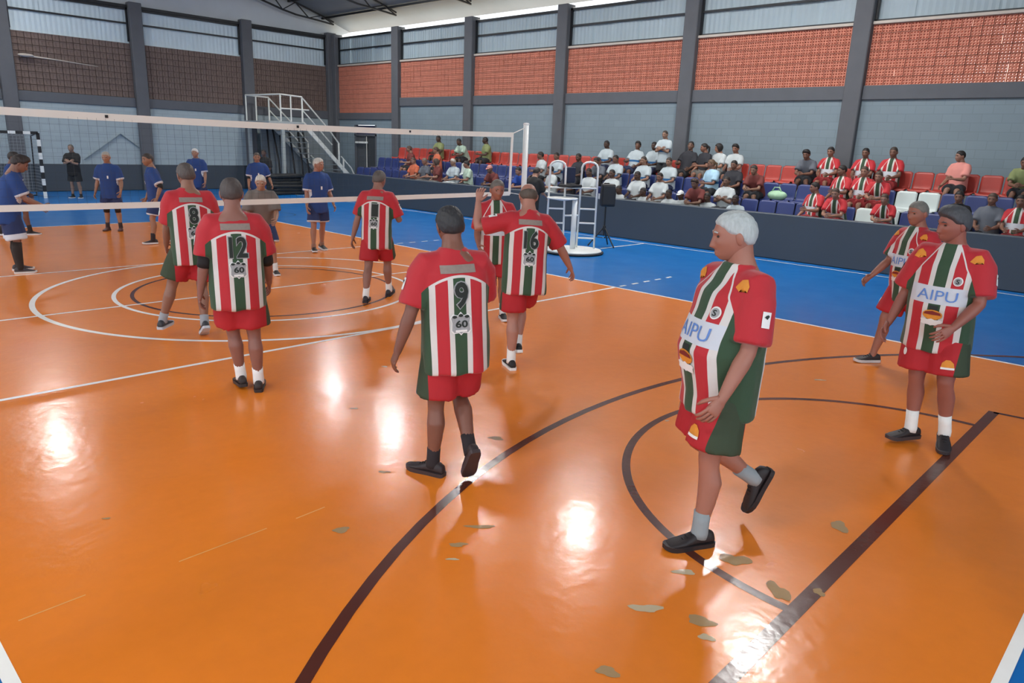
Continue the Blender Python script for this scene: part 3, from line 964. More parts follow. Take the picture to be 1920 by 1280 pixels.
def head_shape(D, jaw=1.0):
    a, b, c = 0.077, 0.099, 0.117
    x, y, z = D[..., 0] * a, D[..., 1] * b, D[..., 2] * c
    rr_ = np.clip(np.sqrt((x / a) ** 2 + (y / b) ** 2), 0.02, 1)
    fl_ = np.where(z > 0, rr_ ** -0.22, 1.0)
    x, y = x * fl_, y * fl_
    t = np.clip(-z / c, 0, 1)
    x = x * (1 - 0.30 * t ** 2 * (2 - jaw))
    top = np.clip(z / c, 0, 1)
    x = x * (1 + 0.04 * top)
    y = np.where(y < 0, y * (1 - 0.50 * t ** 1.3) * (1 + 0.06 * np.sin(np.clip(z / c + 0.1, 0, 1) * np.pi)), y * (1 - 0.05 * t))
    w = sstep(0.0, 0.045, y)
    # fuller lower face than an ellipsoid
    y = y + w * 0.021 * np.exp(-((z + 0.088) / 0.036) ** 2) * np.exp(-(x / 0.045) ** 2)
    nz = np.where(z > -0.035, np.clip((0.022 - z) / 0.057, 0, 1) ** 1.2, np.clip((z + 0.050) / 0.015, 0, 1))
    y = y + w * 0.027 * np.exp(-(x / (0.010 + 0.006 * np.clip((0.02 - z) / 0.05, 0, 1))) ** 2) * nz
    y = y + w * 0.006 * np.exp(-((z - 0.033) / 0.011) ** 2) * np.exp(-(x / 0.05) ** 4)
    y = y - w * 0.011 * np.exp(-((np.abs(x) - 0.032) / 0.015) ** 2 - ((z - 0.012) / 0.012) ** 2)
    y = y + w * 0.006 * np.exp(-((np.abs(x) - 0.042) / 0.018) ** 2 - ((z + 0.018) / 0.018) ** 2)
    y = y + w * 0.005 * np.exp(-(x / 0.022) ** 2) * (np.exp(-((z + 0.064) / 0.0055) ** 2) + np.exp(-((z + 0.078) / 0.007) ** 2))
    y = y - w * 0.003 * np.exp(-(x / 0.026) ** 2) * np.exp(-((z + 0.071) / 0.003) ** 2)
    y = y + w * 0.008 * np.exp(-(x / 0.022) ** 2 - ((z + 0.103) / 0.013) ** 2)
    return np.stack([x, y, z], -1)

def grid_faces(nu, nv):
    f = []
    for i in range(nv - 1):
        for k in range(nu):
            l = (k + 1) % nu
            f.append((i * nu + k, i * nu + l, (i + 1) * nu + l, (i + 1) * nu + k))
    f.append(tuple(reversed(range(nu))))
    f.append(tuple((nv - 1) * nu + k for k in range(nu)))
    return f

def head_into(mb, c, R, s, nu, nv, face=True):
    P = head_shape(head_grid(nu, nv)) * s
    V = P.reshape(-1, 3) @ R.T + c
    mb.cur = 0
    mb.add(V, grid_faces(nu, nv))
    for sd in (-1, 1):
        E_ = R @ Ry(sd * 8) @ Rx(-8)
        mb.ellipsoid(c + R @ (np.array([sd * 0.078, -0.012, -0.006]) * s), np.array([0.010, 0.020, 0.033]) * s, E_ @ Rz(sd * 22), 10, 8)
    if face:
        for sd in (-1, 1):
            mb.cur = 1
            mb.ellipsoid(c + R @ (np.array([sd * 0.031, 0.0795, 0.012]) * s), np.array([0.013, 0.008, 0.0065]) * s, R, 10, 6)
            mb.cur = 2
            q = [c + R @ (np.array([sd * xx, yy, zz]) * s) for xx, yy, zz in ((0.014, 0.096, 0.031), (0.030, 0.0945, 0.036), (0.048, 0.084, 0.031))]
            mb.tube(q, [0.0042 * s, 0.005 * s, 0.003 * s], 6)
        mb.cur = 3
        q = [c + R @ (np.array([xx, yy, -0.071]) * s) for xx, yy in ((-0.022, 0.080), (0, 0.0905), (0.022, 0.080))]
        mb.tube(q, [0.003 * s, 0.0045 * s, 0.003 * s], 6)
        mb.cur = 0

def hair_mesh(c, R, s, style, nu=36, nv=28, seed=0):
    D = head_grid(nu, nv)
    P = head_shape(D)
    x, y, z = P[..., 0], P[..., 1], P[..., 2]
    th = np.abs(np.arctan2(D[..., 0], D[..., 1]))       # 0 front, pi back
    line = np.interp(th, [0, 0.5, 0.95, 1.25, 1.55, 1.75, 2.2, 3.15], [0.068, 0.066, 0.050, 0.022, 0.016, -0.006, -0.040, -0.050])
    T = 0.0095
    rs = np.random.RandomState(seed)
    ph = rs.uniform(0, 6.28, 6)
    bump_ = 0.0013 * (np.sin(9 * D[..., 0] * 3 + ph[0]) * np.sin(7 * D[..., 1] * 3 + ph[1]) + np.sin(22 * D[..., 2] + 14 * D[..., 0] + ph[2]) * 0.6)
    if style == 'cap':
        line = np.interp(th, [0, 0.6, 1.2, 1.6, 3.15], [0.045, 0.045, 0.035, 0.03, 0.02]); T = 0.012; bump_ = bump_ * 0
    if style == 'long':
        line = np.interp(th, [0, 0.5, 0.9, 1.2, 1.5, 1.8, 3.15], [0.07, 0.062, 0.02, -0.06, -0.115, -0.13, -0.13]); T = 0.020
    if style == 'quiff':
        T = 0.017
    if style == 'crop':
        T = 0.007
    f = sstep(-0.006, 0.012, z - line)
    tk = T * f
    if style in ('quiff', 'bushy'):
        tk = tk + f * 0.022 * np.exp(-((D[..., 1] - 0.55) / 0.45) ** 2) * np.clip(D[..., 2], 0, 1)
    if style == 'bushy':
        tk = tk * 1.15 + f * 0.006
        bump_ = bump_ * 2.2
    if style == 'bald':
        tk = 0.008 * f * (1 - sstep(0.030, 0.055, z + 0.35 * np.clip(-y, 0, 1) * 0.0))
        f = f * (1 - sstep(0.040, 0.060, z))
    if style == 'bun':
        T = 0.012
    tk = tk + bump_ * f - 0.006 * (1 - f) - 0.0
    tk = np.where(f > 0.02, tk, -0.008)
    Nn = D / np.array([0.077, 0.099, 0.117]); Nn /= np.linalg.norm(Nn, axis=-1, keepdims=True)
    Q = P + Nn * tk[..., None]
    mb = MB()
    mb.add((Q.reshape(-1, 3) * s) @ R.T + c, grid_faces(nu, nv))
    if style == 'cap':
        rings = []
        for i in range(5):
            t = i / 4
            rings.append([c + R @ (np.array([0.072 * math.cos(a) * (1 - 0.25 * t), 0.075 + 0.085 * t * math.sin(a) ** 0.5, 0.052 - 0.012 * t + zz]) * s) for a, zz in [(math.pi * (0.08 + 0.84 * k / 8), 0) for k in range(9)] + [(math.pi * (0.08 + 0.84 * (8 - k) / 8), -0.006) for k in range(9)]])
        mb.loft(rings)
    if style == 'bun':
        mb.ellipsoid(c + R @ (np.array([0, -0.115, 0.03]) * s), np.array([0.035, 0.035, 0.035]) * s)
    if style == 'pony':
        mb.tube([c + R @ (np.array(q) * s) for q in ((0, -0.10, 0.04), (0, -0.14, 0.0), (0, -0.135, -0.08), (0, -0.12, -0.16))], [0.022, 0.03, 0.026, 0.01], 8)
    return mb

TORSO = [(-.10, .09, .08, 0), (-.05, .150, .105, -.01), (.03, .165, .115, -.01), (.12, .155, .11, 0), (.22, .16, .115, .005), (.32, .175, .118, 0), (.42, .182, .108, -.005), (.485, .155, .090, -.01), (.525, .105, .078, -.015), (.555, .070, .070, -.012), (.60, .060, .063, .004), (.67, .057, .060, .02)]
def belly_at(z, b):
    return b * math.exp(-((z - 0.12) / 0.14) ** 2)

class Pose:
    pass

def solve(p):
    """forward kinematics in the person's own frame (x right, y forward, z up, unit = reference body 1.74 m)"""
    K = Pose()
    K.T = Rz(p.get('twist', 0)) @ Ry(p.get('side', 0)) @ Rx(-p.get('lean', 0))
    K.P = Rz(p.get('hip_twist', 0))
    K.pel = np.zeros(3)
    K.neck = K.T @ np.array([0, -0.012, 0.53])
    hy, hp, hr = p.get('head', (0, 0, 0))
    K.H = K.T @ Rz(hy) @ Rx(-hp) @ Ry(hr)
    K.head = K.T @ np.array([0, 0.005, 0.60]) + K.H @ np.array([0, 0.024, 0.084])
    K.arm = {}; K.leg = {}
    for sd, s in (('L', -1), ('R', 1)):
        flex, abd, elb, rot = p.get('arm' + sd, (5, 8, 12, 0))
        M = K.T @ Ry(-s * abd) @ Rx(flex) @ Rz(s * rot)
        sh = K.T @ np.array([s * 0.178, -0.005, 0.448])
        el = sh + M @ np.array([0, 0, -0.290])
        F = M @ Rx(elb)
        wr_ = el + F @ np.array([0, 0, -0.245])
        Hn = F @ Rx(p.get('wrist' + sd, 8)) @ Rz(s * p.get('handrot' + sd, 80))
        K.arm[sd] = (sh, el, wr_, M, F, Hn)
        hf, ha, kn = p.get('leg' + sd, (0, 3, 3))
        M = K.P @ Ry(-s * ha) @ Rx(hf)
        hip = np.array([0, 0, -0.0]) + K.P @ np.array([s * 0.090, 0, 0])
        knee = hip + M @ np.array([0, 0, -0.425])
        F = M @ Rx(-kn)
        ank = knee + F @ np.array([0, 0, -0.405])
        fp, fy = p.get('foot' + sd, (0, 8))
        FR = K.P @ Rz(-s * fy) @ Rx(-fp)
        K.leg[sd] = (hip, knee, ank, M, F, FR)
    z = []
    for sd in 'LR':
        ank, FR = K.leg[sd][2], K.leg[sd][5]
        for q in ((0, -0.07, -0.085), (0, 0.18, -0.085)):
            z.append((ank + FR @ np.array(q))[2])
    K.minz = min(z)
    return K

def shift(K, d):
    K.pel = K.pel + d; K.neck = K.neck + d; K.head = K.head + d
    for sd in 'LR':
        K.arm[sd] = tuple(x + d for x in K.arm[sd][:3]) + K.arm[sd][3:]
        K.leg[sd] = tuple(x + d for x in K.leg[sd][:3]) + K.leg[sd][3:]

def ell(c, R, hw, hd, n, p=2.3):
    out = []
    for k in range(n):
        a = 2 * math.pi * k / n
        ca, sa = math.cos(a), math.sin(a)
        out.append(c + R @ np.array([hw * math.copysign(abs(ca) ** (2 / p), ca), hd * math.copysign(abs(sa) ** (2 / p), sa), 0]))
    return out

def body_mb(K, fat=1.0, belly=0.0):
    mb = MB()
    rings = []
    for (z, w, d, yo) in TORSO:
        bl = belly_at(z, belly)
        rings.append(ell(K.pel + K.T @ np.array([0, yo + bl * 0.5, z]), K.T, w * (fat if z < 0.5 else 1), d * (fat if z < 0.5 else 1) + bl * 0.5, 16))
    mb.loft(rings)
    for sd, s in (('L', -1), ('R', 1)):
        sh, el, wr_, M, F, Hn = K.arm[sd]
        up = K.T @ np.array([-s * 0.06, 0, 0.015])
        pts = [sh + up, sh, sh + (el - sh) * .3, sh + (el - sh) * .65, el, el + (wr_ - el) * .25, el + (wr_ - el) * .6, wr_, wr_ + Hn @ np.array([0, 0, -0.02])]
        mb.tube(pts, [.055 * fat, .060 * fat, .054 * fat, .046 * fat, .041, .044, .037, .027, .026], 12)
        # palm
        rings = []
        for t, w, d in ((0.0, .024, .018), (0.025, .034, .017), (0.06, .040, .015), (0.085, .040, .013), (0.098, .036, .010)):
            rings.append(ell(wr_ + Hn @ np.array([0, 0, -t]), Hn, w, d, 12))
        mb.loft(rings)
        hip, knee, ank, M, F, FR = K.leg[sd]
        bk = F @ np.array([0, -0.018, 0])
        pts = [hip + np.array([0, 0, 0.05]), hip + (knee - hip) * .12, hip + (knee - hip) * .45, hip + (knee - hip) * .8, knee + M @ np.array([0, 0.006, 0]), knee + (ank - knee) * .14, knee + (ank - knee) * .33 + bk, knee + (ank - knee) * .6 + bk * .6, knee + (ank - knee) * .88, ank, ank + FR @ np.array([0, 0.02, -0.04])]
        mb.tube(pts, [.085 * fat, .092 * fat, .080 * fat, .061 * fat, .056, .052, .060, .049, .036, .036, .034], 12)
    return mb

def fingers_into(mb, K, sd, curl=24, seg=8):
    s = -1 if sd == 'L' else 1
    sh, el, wr_, M, F, Hn = K.arm[sd]
    # palm plane: x across, -z along the fingers, +y is the palm side (towards the body front)
    for i, (xo, L, r) in enumerate(((-.030, .070, .0088), (-.010, .080, .0090), (.010, .075, .0088), (.029, .058, .0078))):
        base = wr_ + Hn @ np.array([-xo * s, 0, -0.082])
        d = Hn @ Ry(s * xo * 180) ; pts = [base - d @ np.array([0, 0, -0.02])]
        p = base; ang = 6
        for j, f in enumerate((0.15, 0.45, 0.33, 0.22)):
            pts.append(p)
            ang_ = ang + curl * j
            p = p + d @ Rx(ang_) @ np.array([0, 0, -L * f])
        pts.append(p)
        mb.tube(pts, [r, r * 1.08, r, r * 1.02, r * .9, r * .55], seg)
    base = wr_ + Hn @ np.array([.026 * s, 0.004, -0.022])
    d = Hn @ Ry(-s * 42) @ Rx(16)
    p = base; pts = [base - d @ np.array([0, 0, -0.015])]
    for j, L in enumerate((0.03, 0.034, 0.028)):
        pts.append(p)
        p = p + d @ Rx(14 * j) @ Ry(s * 14 * j) @ np.array([0, 0, -L])
    pts.append(p)
    mb.tube(pts, [.014, .013, .0115, .0105, .006], seg)

def shirt_mb(K, fat=1.0, belly=0.0, hem=-0.20, sleeve=0.72, loose=1.0, n=20):
    mb = MB()
    prof = [(hem, .197, .148), (hem * .5, .196, .146), (.02, .193, .143), (.12, .190, .140), (.22, .192, .139), (.32, .199, .138), (.41, .200, .130), (.462, .168, .112), (.500, .122, .098), (.530, .090, .085), (.556, .077, .076)]
    rings = []
    for z, w, d in prof:
        bl = belly_at(z, belly)
        R = K.T if z > 0 else K.T * 0.5 + (K.P * 0.5)
        c = K.pel + (K.T @ np.array([0, bl * .5 - 0.004, z]) if z > 0 else (K.T * .4 + K.P * .6) @ np.array([0, bl * .5 - 0.004, z]))
        k = fat * loose if z < 0.42 else 1.0
        rings.append(ell(c, R, w * k, d * k + bl * .5, n))
    mb.loft(rings)
    for sd, s in (('L', -1), ('R', 1)):
        sh, el, wr_, M, F, Hn = K.arm[sd]
        a = sh + K.T @ np.array([-s * 0.085, 0, 0.005])
        d = el - sh
        q = [a, sh + K.T @ np.array([-s * 0.02, 0, 0.006]), sh + d * .18, sh + d * .45, sh + d * sleeve]
        mb.tube(q, [.085, .082 * fat, .080 * fat, .080 * fat, .084 * fat] if sleeve < 1 else [.08, .078 * fat, .072, .062, .056], 14)
        if sleeve >= 1:
            mb.tube([el - d * .1, el, el + (wr_ - el) * .5, el + (wr_ - el) * .95], [.058, .058, .05, .042], 12)
    return mb

def shorts_mb(K, fat=1.0, length=0.86, waist=0.10, r0=.100, r1=.126, knee=None):
    mb = MB()
    rings = []
    for z, w, d in ((-.12, .12, .10), (-.07, .170, .122), (0.0, .174, .125), (waist, .165, .120)):
        rings.append(ell(K.pel + K.P @ np.array([0, -0.006, z]), K.P, w * fat, d * fat, 18))
    mb.loft(rings)
    for sd in 'LR':
        hip, kn, ank, M, F, FR = K.leg[sd]
        d = kn - hip
        if length <= 1:
            mb.tube([hip + np.array([0, 0, .05]), hip + d * .10, hip + d * .4, hip + d * length], [r0 * .85 * fat, r0 * fat, (r0 + r1) / 2 * fat, r1 * fat], 16)
        else:
            e = ank - kn
            mb.tube([hip + np.array([0, 0, .05]), hip + d * .15, hip + d * .6, kn, kn + e * .4, kn + e * .95], [.09 * fat, .10 * fat, .088 * fat, .078, .072, .066], 14)
    return mb

SHOE = [(-.082, .020, .055), (-.074, .030, .078), (-.05, .036, .092), (-.01, .037, .094), (.03, .038, .088), (.06, .042, .070), (.10, .047, .055), (.14, .046, .046), (.17, .038, .038), (.19, .022, .028), (.196, .010, .02)]
def shoe_mb(ank, FR):
    mb = MB(); rings = []
    for y, w, h in SHOE:
        r = []
        for k in range(14):
            a = -math.pi / 2 + 2 * math.pi * k / 14
            ca, sa = math.cos(a), math.sin(a)
            xx = w * math.copysign(abs(ca) ** 0.7, ca)
            zz = -0.085 + 0.022 + (h - 0.022) * (0.5 + 0.5 * math.copysign(abs(sa) ** 0.75, sa))
            xx *= 1 - 0.35 * max(0, (zz + 0.085 - 0.04) / 0.06)
            r.append(ank + FR @ np.array([xx, y, zz]))
        rings.append(r)
    mb.loft(rings)
    return mb
def sole_mb(ank, FR):
    mb = MB(); pts = []
    side = [(y - (.004 if y < 0 else -.004), w + .004) for y, w, h in SHOE]
    outline = [(w, y) for y, w in side] + [(-w, y) for y, w in reversed(side)]
    lo = [ank + FR @ np.array([x * .94, y, -0.085 + (0.012 * max(0, (y - .13) / .07) ** 2)]) for x, y in outline]
    hi = [ank + FR @ np.array([x, y, -0.085 + 0.027 + (0.008 * max(0, (y - .13) / .07))]) for x, y in outline]
    mb.loft([lo, hi])
    return mb
def laces_mb(ank, FR):
    mb = MB()
    for k in range(4):
        y = 0.035 + 0.02 * k; z = -0.085 + 0.092 - 0.010 * k - k * 0.0015
        mb.tube([ank + FR @ np.array([-.017, y, z - .006]), ank + FR @ np.array([0, y + .004, z + .001]), ank + FR @ np.array([.017, y, z - .006])], .0032, 5)
    return mb
def sock_mb(K, sd, h=0.13, r=0.044):
    hip, kn, ank, M, F, FR = K.leg[sd]
    e = kn - ank; L = np.linalg.norm(e); e = e / L
    mb = MB()
    t = h / 0.405
    bk = F @ np.array([0, -0.012, 0]) if h > .2 else np.zeros(3)
    if h > 0.2:
        mb.tube([ank + FR @ np.array([0, 0.0, -.03]), ank, ank + e * h * .35 + bk * .6, ank + e * h * .7 + bk, ank + e * h], [.045, .043, .056, .067, .060], 14)
    else:
        mb.tube([ank + FR @ np.array([0, 0.005, -.03]), ank, ank + e * h * .5, ank + e * h], [r, r, r * .97, r], 14)
    return mb

def set_attr(me, K, n_arm=True):
    """torso coordinates of every shirt vertex, for the printed pattern"""
    nv = len(me.vertices)
    co = np.empty(nv * 3); me.vertices.foreach_get('co', co); co = co.reshape(-1, 3)
    loc = (co - K.pel) @ K.T
    sv = np.zeros((nv, 3))
    zz = [-.2, .02, .12, .22, .32, .41, .47, .508, .535]; ww = [.235, .228, .222, .222, .218, .204, .172, .132, .098]
    sv[:, 0] = np.abs(loc[:, 0]) - np.interp(loc[:, 2], zz, ww)
    for sd in 'LR':
        sh, el = K.arm[sd][0], K.arm[sd][1]
        d = el - sh; L = np.linalg.norm(d)
        t = ((co - sh) @ d) / (L * L)
        dist = np.linalg.norm(co - (sh + np.outer(np.clip(t, 0, 1), d)), axis=1)
        near_ = dist < 0.105
        sidem = (loc[:, 0] * (1 if sd == 'R' else -1)) > 0.13
        sv[:, 1] = np.where(near_ & sidem, np.maximum(sv[:, 1], t), sv[:, 1])
    # how far down the leg
    for sd in 'LR':
        hip, kn = K.leg[sd][0], K.leg[sd][1]
        d = kn - hip; t = ((co - hip) @ d) / (d @ d)
        own = (loc[:, 0] > 0) if sd == 'R' else (loc[:, 0] <= 0)
        sv[:, 2] = np.where(own, t, sv[:, 2])
    for nm, arr in (('tc', loc), ('sv', sv)):
        at = me.attributes.new(nm, 'FLOAT_VECTOR', 'POINT')
        at.data.foreach_set('vector', arr.astype(np.float32).ravel())

def wrinkle(me, amp, seed, freq=1.0):
    nv = len(me.vertices)
    co = np.empty(nv * 3); me.vertices.foreach_get('co', co); co = co.reshape(-1, 3)
    no = np.empty(nv * 3); me.vertices.foreach_get('normal', no); no = no.reshape(-1, 3)
    rs = np.random.RandomState(seed)
    h = np.zeros(nv)
    for k in range(7):
        d = rs.normal(size=3) * np.array([1.2, 1.2, 0.55]); d *= (14 + 6 * k) * freq / np.linalg.norm(d)
        h += np.sin(co @ d + rs.uniform(0, 6.28)) / (1 + 0.5 * k)
    # hanging folds, deeper towards the hem
    ang = np.arctan2(co[:, 1], co[:, 0])
    low = np.clip((1.15 - co[:, 2]) / 0.4, 0, 1) if co[:, 2].max() > 1.0 else 0.5
    h += 1.3 * low * np.sin(ang * 7 + rs.uniform(0, 6.28) + 1.5 * np.sin(co[:, 2] * 7))
    co = co + no * (h * amp / 2.2 + amp * 0.7)[:, None]
    me.vertices.foreach_set('co', co.ravel()); me.update()

# ---------------------------------------------------------------- clothing materials
def jersey_mat(name, banner=True):
    m, t, p = newmat(name)
    at = t.n('ShaderNodeAttribute', attribute_name='tc'); s = t.n('ShaderNodeSeparateXYZ'); t.link(at.outputs['Vector'], s.inputs[0])
    av = t.n('ShaderNodeAttribute', attribute_name='sv'); sv = t.n('ShaderNodeSeparateXYZ'); t.link(av.outputs['Vector'], sv.inputs[0])
    x, y, z = s.outputs
    red, white, green = lin('#b81f2a'), lin('#d6d2cd'), lin('#28492f')
    A = t.m('ABSOLUTE', x)
    front = t.m('GREATER_THAN', y, 0.0)
    rp = t.n('ShaderNodeValToRGB'); rp.color_ramp.interpolation = 'CONSTANT'
    t.link(t.m('MULTIPLY', A, 4.0), rp.inputs[0])
    el = rp.color_ramp.elements
    el[0].position = 0.0; el[0].color = green
    el[1].position = 0.038 * 4; el[1].color = white
    for ps, c in ((0.070 * 4, red), (0.142 * 4, white), (0.176 * 4, green)):
        e = el.new(ps); e.color = c
    col = rp.outputs[0]
    if banner:
        inb = t.m('MULTIPLY', t.m('MULTIPLY', t.m('GREATER_THAN', z, 0.155), t.m('LESS_THAN', z, 0.275)), t.m('MULTIPLY', front, t.m('LESS_THAN', A, 0.176)))
        col = t.mix(inb, col, lin('#cdd3db'))
    # yoke: back = shallow arc, front = raglan lines from the collar
    yb = t.m('SUBTRACT', 0.405, t.m('MULTIPLY', t.m('MULTIPLY', A, A), 2.0))
    yf = t.m('SUBTRACT', 0.535, t.m('MULTIPLY', t.m('MAXIMUM', t.m('SUBTRACT', A, 0.070), -0.04), 1.75))
    yk = t.m('ADD', t.m('MULTIPLY', front, yf), t.m('MULTIPLY', t.m('SUBTRACT', 1.0, front), yb))
    d = t.m('SUBTRACT', z, yk)
    inside = t.m('LESS_THAN', A, 0.178)
    col = t.mix(t.m('MULTIPLY', t.m('GREATER_THAN', d, -0.016), inside), col, white)
    col = t.mix(t.m('GREATER_THAN', d, 0.0), col, red)
    slv = t.m('MAXIMUM', t.m('GREATER_THAN', sv.outputs[0], 0.004), t.m('MULTIPLY', t.m('GREATER_THAN', z, 0.35), t.m('GREATER_THAN', A, 0.180)))
    col = t.mix(slv, col, red)
    n = t.noise(9, 4, t.objco())
    col = t.mix(t.m('MULTIPLY', n, 0.22), col, t.mix(0.5, col, lin('#4a1518')))
    t.link(col, p.inputs['Base Color'])
    p.inputs['Roughness'].default_value = 0.75
    p.inputs['Sheen Weight'].default_value = 0.15
    t.link(t.bump(t.noise(16, 3, t.objco()), 0.35, 0.012), p.inputs['Normal'])
    return m
def two_tone(name, base, cuff, where='sleeve', thr=0.62, stripe=None, stripe_col='#1d3f77', side=None):
    """plain cloth with a contrasting cuff / hem and optional chest stripe or side panel"""
    if name in MATS: return MATS[name]
    m, t, p = newmat(name)
    at = t.n('ShaderNodeAttribute', attribute_name='tc'); s = t.n('ShaderNodeSeparateXYZ'); t.link(at.outputs['Vector'], s.inputs[0])
    av = t.n('ShaderNodeAttribute', attribute_name='sv'); sv = t.n('ShaderNodeSeparateXYZ'); t.link(av.outputs['Vector'], sv.inputs[0])
    x, y, z = s.outputs
    col = lin(base)
    b = tuple(c * 0.8 for c in col[:3]) + (1,)
    col = t.mix(t.noise(8, 4, t.objco()), b, col)
    if where == 'sleeve':
        col = t.mix(t.m('GREATER_THAN', sv.outputs[1], thr), col, lin(cuff))
    elif where == 'hem':
        col = t.mix(t.m('GREATER_THAN', sv.outputs[2], thr), col, lin(cuff))
    if stripe:
        inb = t.m('MULTIPLY', t.m('GREATER_THAN', z, stripe[0]), t.m('MULTIPLY', t.m('LESS_THAN', z, stripe[1]), t.m('LESS_THAN', sv.outputs[0], 0.0)))
        col = t.mix(inb, col, lin(stripe_col))
    if side:
        col = t.mix(t.m('GREATER_THAN', t.m('ABSOLUTE', x), side[0]), col, lin(side[1]))
    t.link(col, p.inputs['Base Color'])
    p.inputs['Roughness'].default_value = 0.8
    t.link(t.bump(t.noise(14, 3, t.objco()), 0.3, 0.012), p.inputs['Normal'])
    return m
JERSEY = jersey_mat('striped_jersey')
RSHORT = two_tone('red_shorts', '#b41e27', '#b41e27', 'none', side=(0.198, '#33402c'))
BJERSEY = two_tone('blue_jersey', '#1f407c', '#c6cad0', 'sleeve', 0.73)
BSHORT = two_tone('blue_shorts', '#22315c', '#c9ced6', 'hem', 0.80)

def skin_mat(col):
    nm = 'skin_' + col.strip('#')
    if nm in MATS: return MATS[nm]
    m, t, p = newmat(nm)
    c = lin(col)
    t.link(t.mix(t.noise(7, 4, t.objco()), tuple(q * 0.82 for q in c[:3]) + (1,), tuple(min(1, q * 1.14) for q in c[:3]) + (1,)), p.inputs['Base Color'])
    p.inputs['Roughness'].default_value = 0.5
    p.inputs['Subsurface Weight'].default_value = 0.0
    return m
def hair_mat(col):
    nm = 'hair_' + col.strip('#')
    if nm in MATS: return MATS[nm]
    m, t, p = newmat(nm)
    c = lin(col)
    co = t.scalev(t.objco(), (60, 60, 14))
    n = t.noise(1.0, 4, co)
    t.link(t.mix(n, tuple(q * 0.6 for q in c[:3]) + (1,), tuple(min(1, q * 1.3) for q in c[:3]) + (1,)), p.inputs['Base Color'])
    p.inputs['Roughness'].default_value = 0.6
    t.link(t.bump(n, 0.7, 0.01), p.inputs['Normal'])
    return m
EYE = mat('eye_dark', '#2b2018', 0.25)
LIP = mat('lip_tone', '#7d4238', 0.5)
PRINT_K = mat('black_print', '#1b2420', 0.7)
PRINT_W = mat('white_print', '#e6e4e0', 0.7)
PRINT_G = mat('grey_smear_print', '#8d7f77', 0.8, var=0.2, vscale=40)
PRINT_B = mat('blue_print', '#5f86c8', 0.7)
PRINT_Y = mat('amber_print', '#d98a2c', 0.7, var=0.25, vscale=30)
PRINT_GN = mat('green_print', '#2a5236', 0.7)
PRINT_GY = mat('silver_print', '#9a9b9c', 0.7, var=0.3, vscale=60)
BANDM = mat('black_elbow_band', '#1a1718', 0.8)

# ---------------------------------------------------------------- prints laid on cloth
def text_shape(txt, bold=0.02):
    cu = bpy.data.curves.new('t', 'FONT'); cu.body = txt; cu.size = 1.0; cu.resolution_u = 3; cu.offset = bold
    o = bpy.data.objects.new('t', cu); C.objects.link(o)
    dg = bpy.context.evaluated_depsgraph_get()
    me = bpy.data.meshes.new_from_object(o.evaluated_get(dg))
    bpy.data.objects.remove(o, do_unlink=True); bpy.data.curves.remove(cu)
    bm = bmesh.new(); bm.from_mesh(me); bpy.data.meshes.remove(me)
    return bm
def poly_shape(polys):
    bm = bmesh.new()
    for pl in polys:
        bm.faces.new([bm.verts.new((q[0], q[1], 0)) for q in pl])
    bmesh.ops.triangulate(bm, faces=bm.faces)
    return bm
def fit_bm(bm, w, h):
    xs = [v.co.x for v in bm.verts]; ys = [v.co.y for v in bm.verts]
    x0, x1, y0, y1 = min(xs), max(xs), min(ys), max(ys)
    for v in bm.verts:
        v.co.x = ((v.co.x - x0) / (x1 - x0) - 0.5) * w; v.co.y = ((v.co.y - y0) / (y1 - y0) - 0.5) * h
    return bm
def decal(bm, cell, tree, o, ua, va, dr_, m, name, parent, off=0.004):
    """drape a flat print on a surface: u along ua, v along va, dropped along dr_"""
    xs = [v.co.x for v in bm.verts]; ys = [v.co.y for v in bm.verts]
    for ax, lo, hi in ((0, min(xs), max(xs)), (1, min(ys), max(ys))):
        q = lo + cell
        while q < hi:
            pt = [0, 0, 0]; pt[ax] = q; nn = [0, 0, 0]; nn[ax] = 1
            bmesh.ops.bisect_plane(bm, geom=bm.verts[:] + bm.edges[:] + bm.faces[:], plane_co=pt, plane_no=nn)
            q += cell
    bmesh.ops.triangulate(bm, faces=bm.faces)
    o = np.array(o); dv = Vector(dr_)
    lastd = None
    for v in bm.verts:
        p = Vector(o + ua * v.co.x + va * v.co.y) - dv * 0.6
        hit = tree.ray_cast(p, dv, 1.3)
        if hit[0] is None:
            dist = lastd if lastd is not None else 0.6
            v.co = p + dv * dist
        else:
            lastd = hit[3]
            v.co = hit[0] - dv * off
    me = bpy.data.meshes.new(name); bm.to_mesh(me); bm.free()
    return link_mesh(name, me, m, parent, True)
def circle_poly(r, n=20, sx=1.0, sy=1.0):
    return [(r * sx * math.cos(2 * math.pi * k / n), r * sy * math.sin(2 * math.pi * k / n)) for k in range(n)]
def ring_polys(r0, r1, n=20):
    out = []
    for k in range(n):
        a, b = 2 * math.pi * k / n, 2 * math.pi * (k + 1) / n
        out.append([(r0 * math.cos(a), r0 * math.sin(a)), (r1 * math.cos(a), r1 * math.sin(a)), (r1 * math.cos(b), r1 * math.sin(b)), (r0 * math.cos(b), r0 * math.sin(b))])
    return out
CREST = [(-.5, .28), (-.36, .42), (-.14, .36), (0, .52), (.14, .36), (.36, .42), (.5, .28), (.44, .05), (.47, -.3), (.36, -.42), (.1, -.40), (0, -.5), (-.1, -.40), (-.36, -.42), (-.47, -.3), (-.44, .05)]
RECT = [(-.5, -.5), (.5, -.5), (.5, .5), (-.5, .5)]

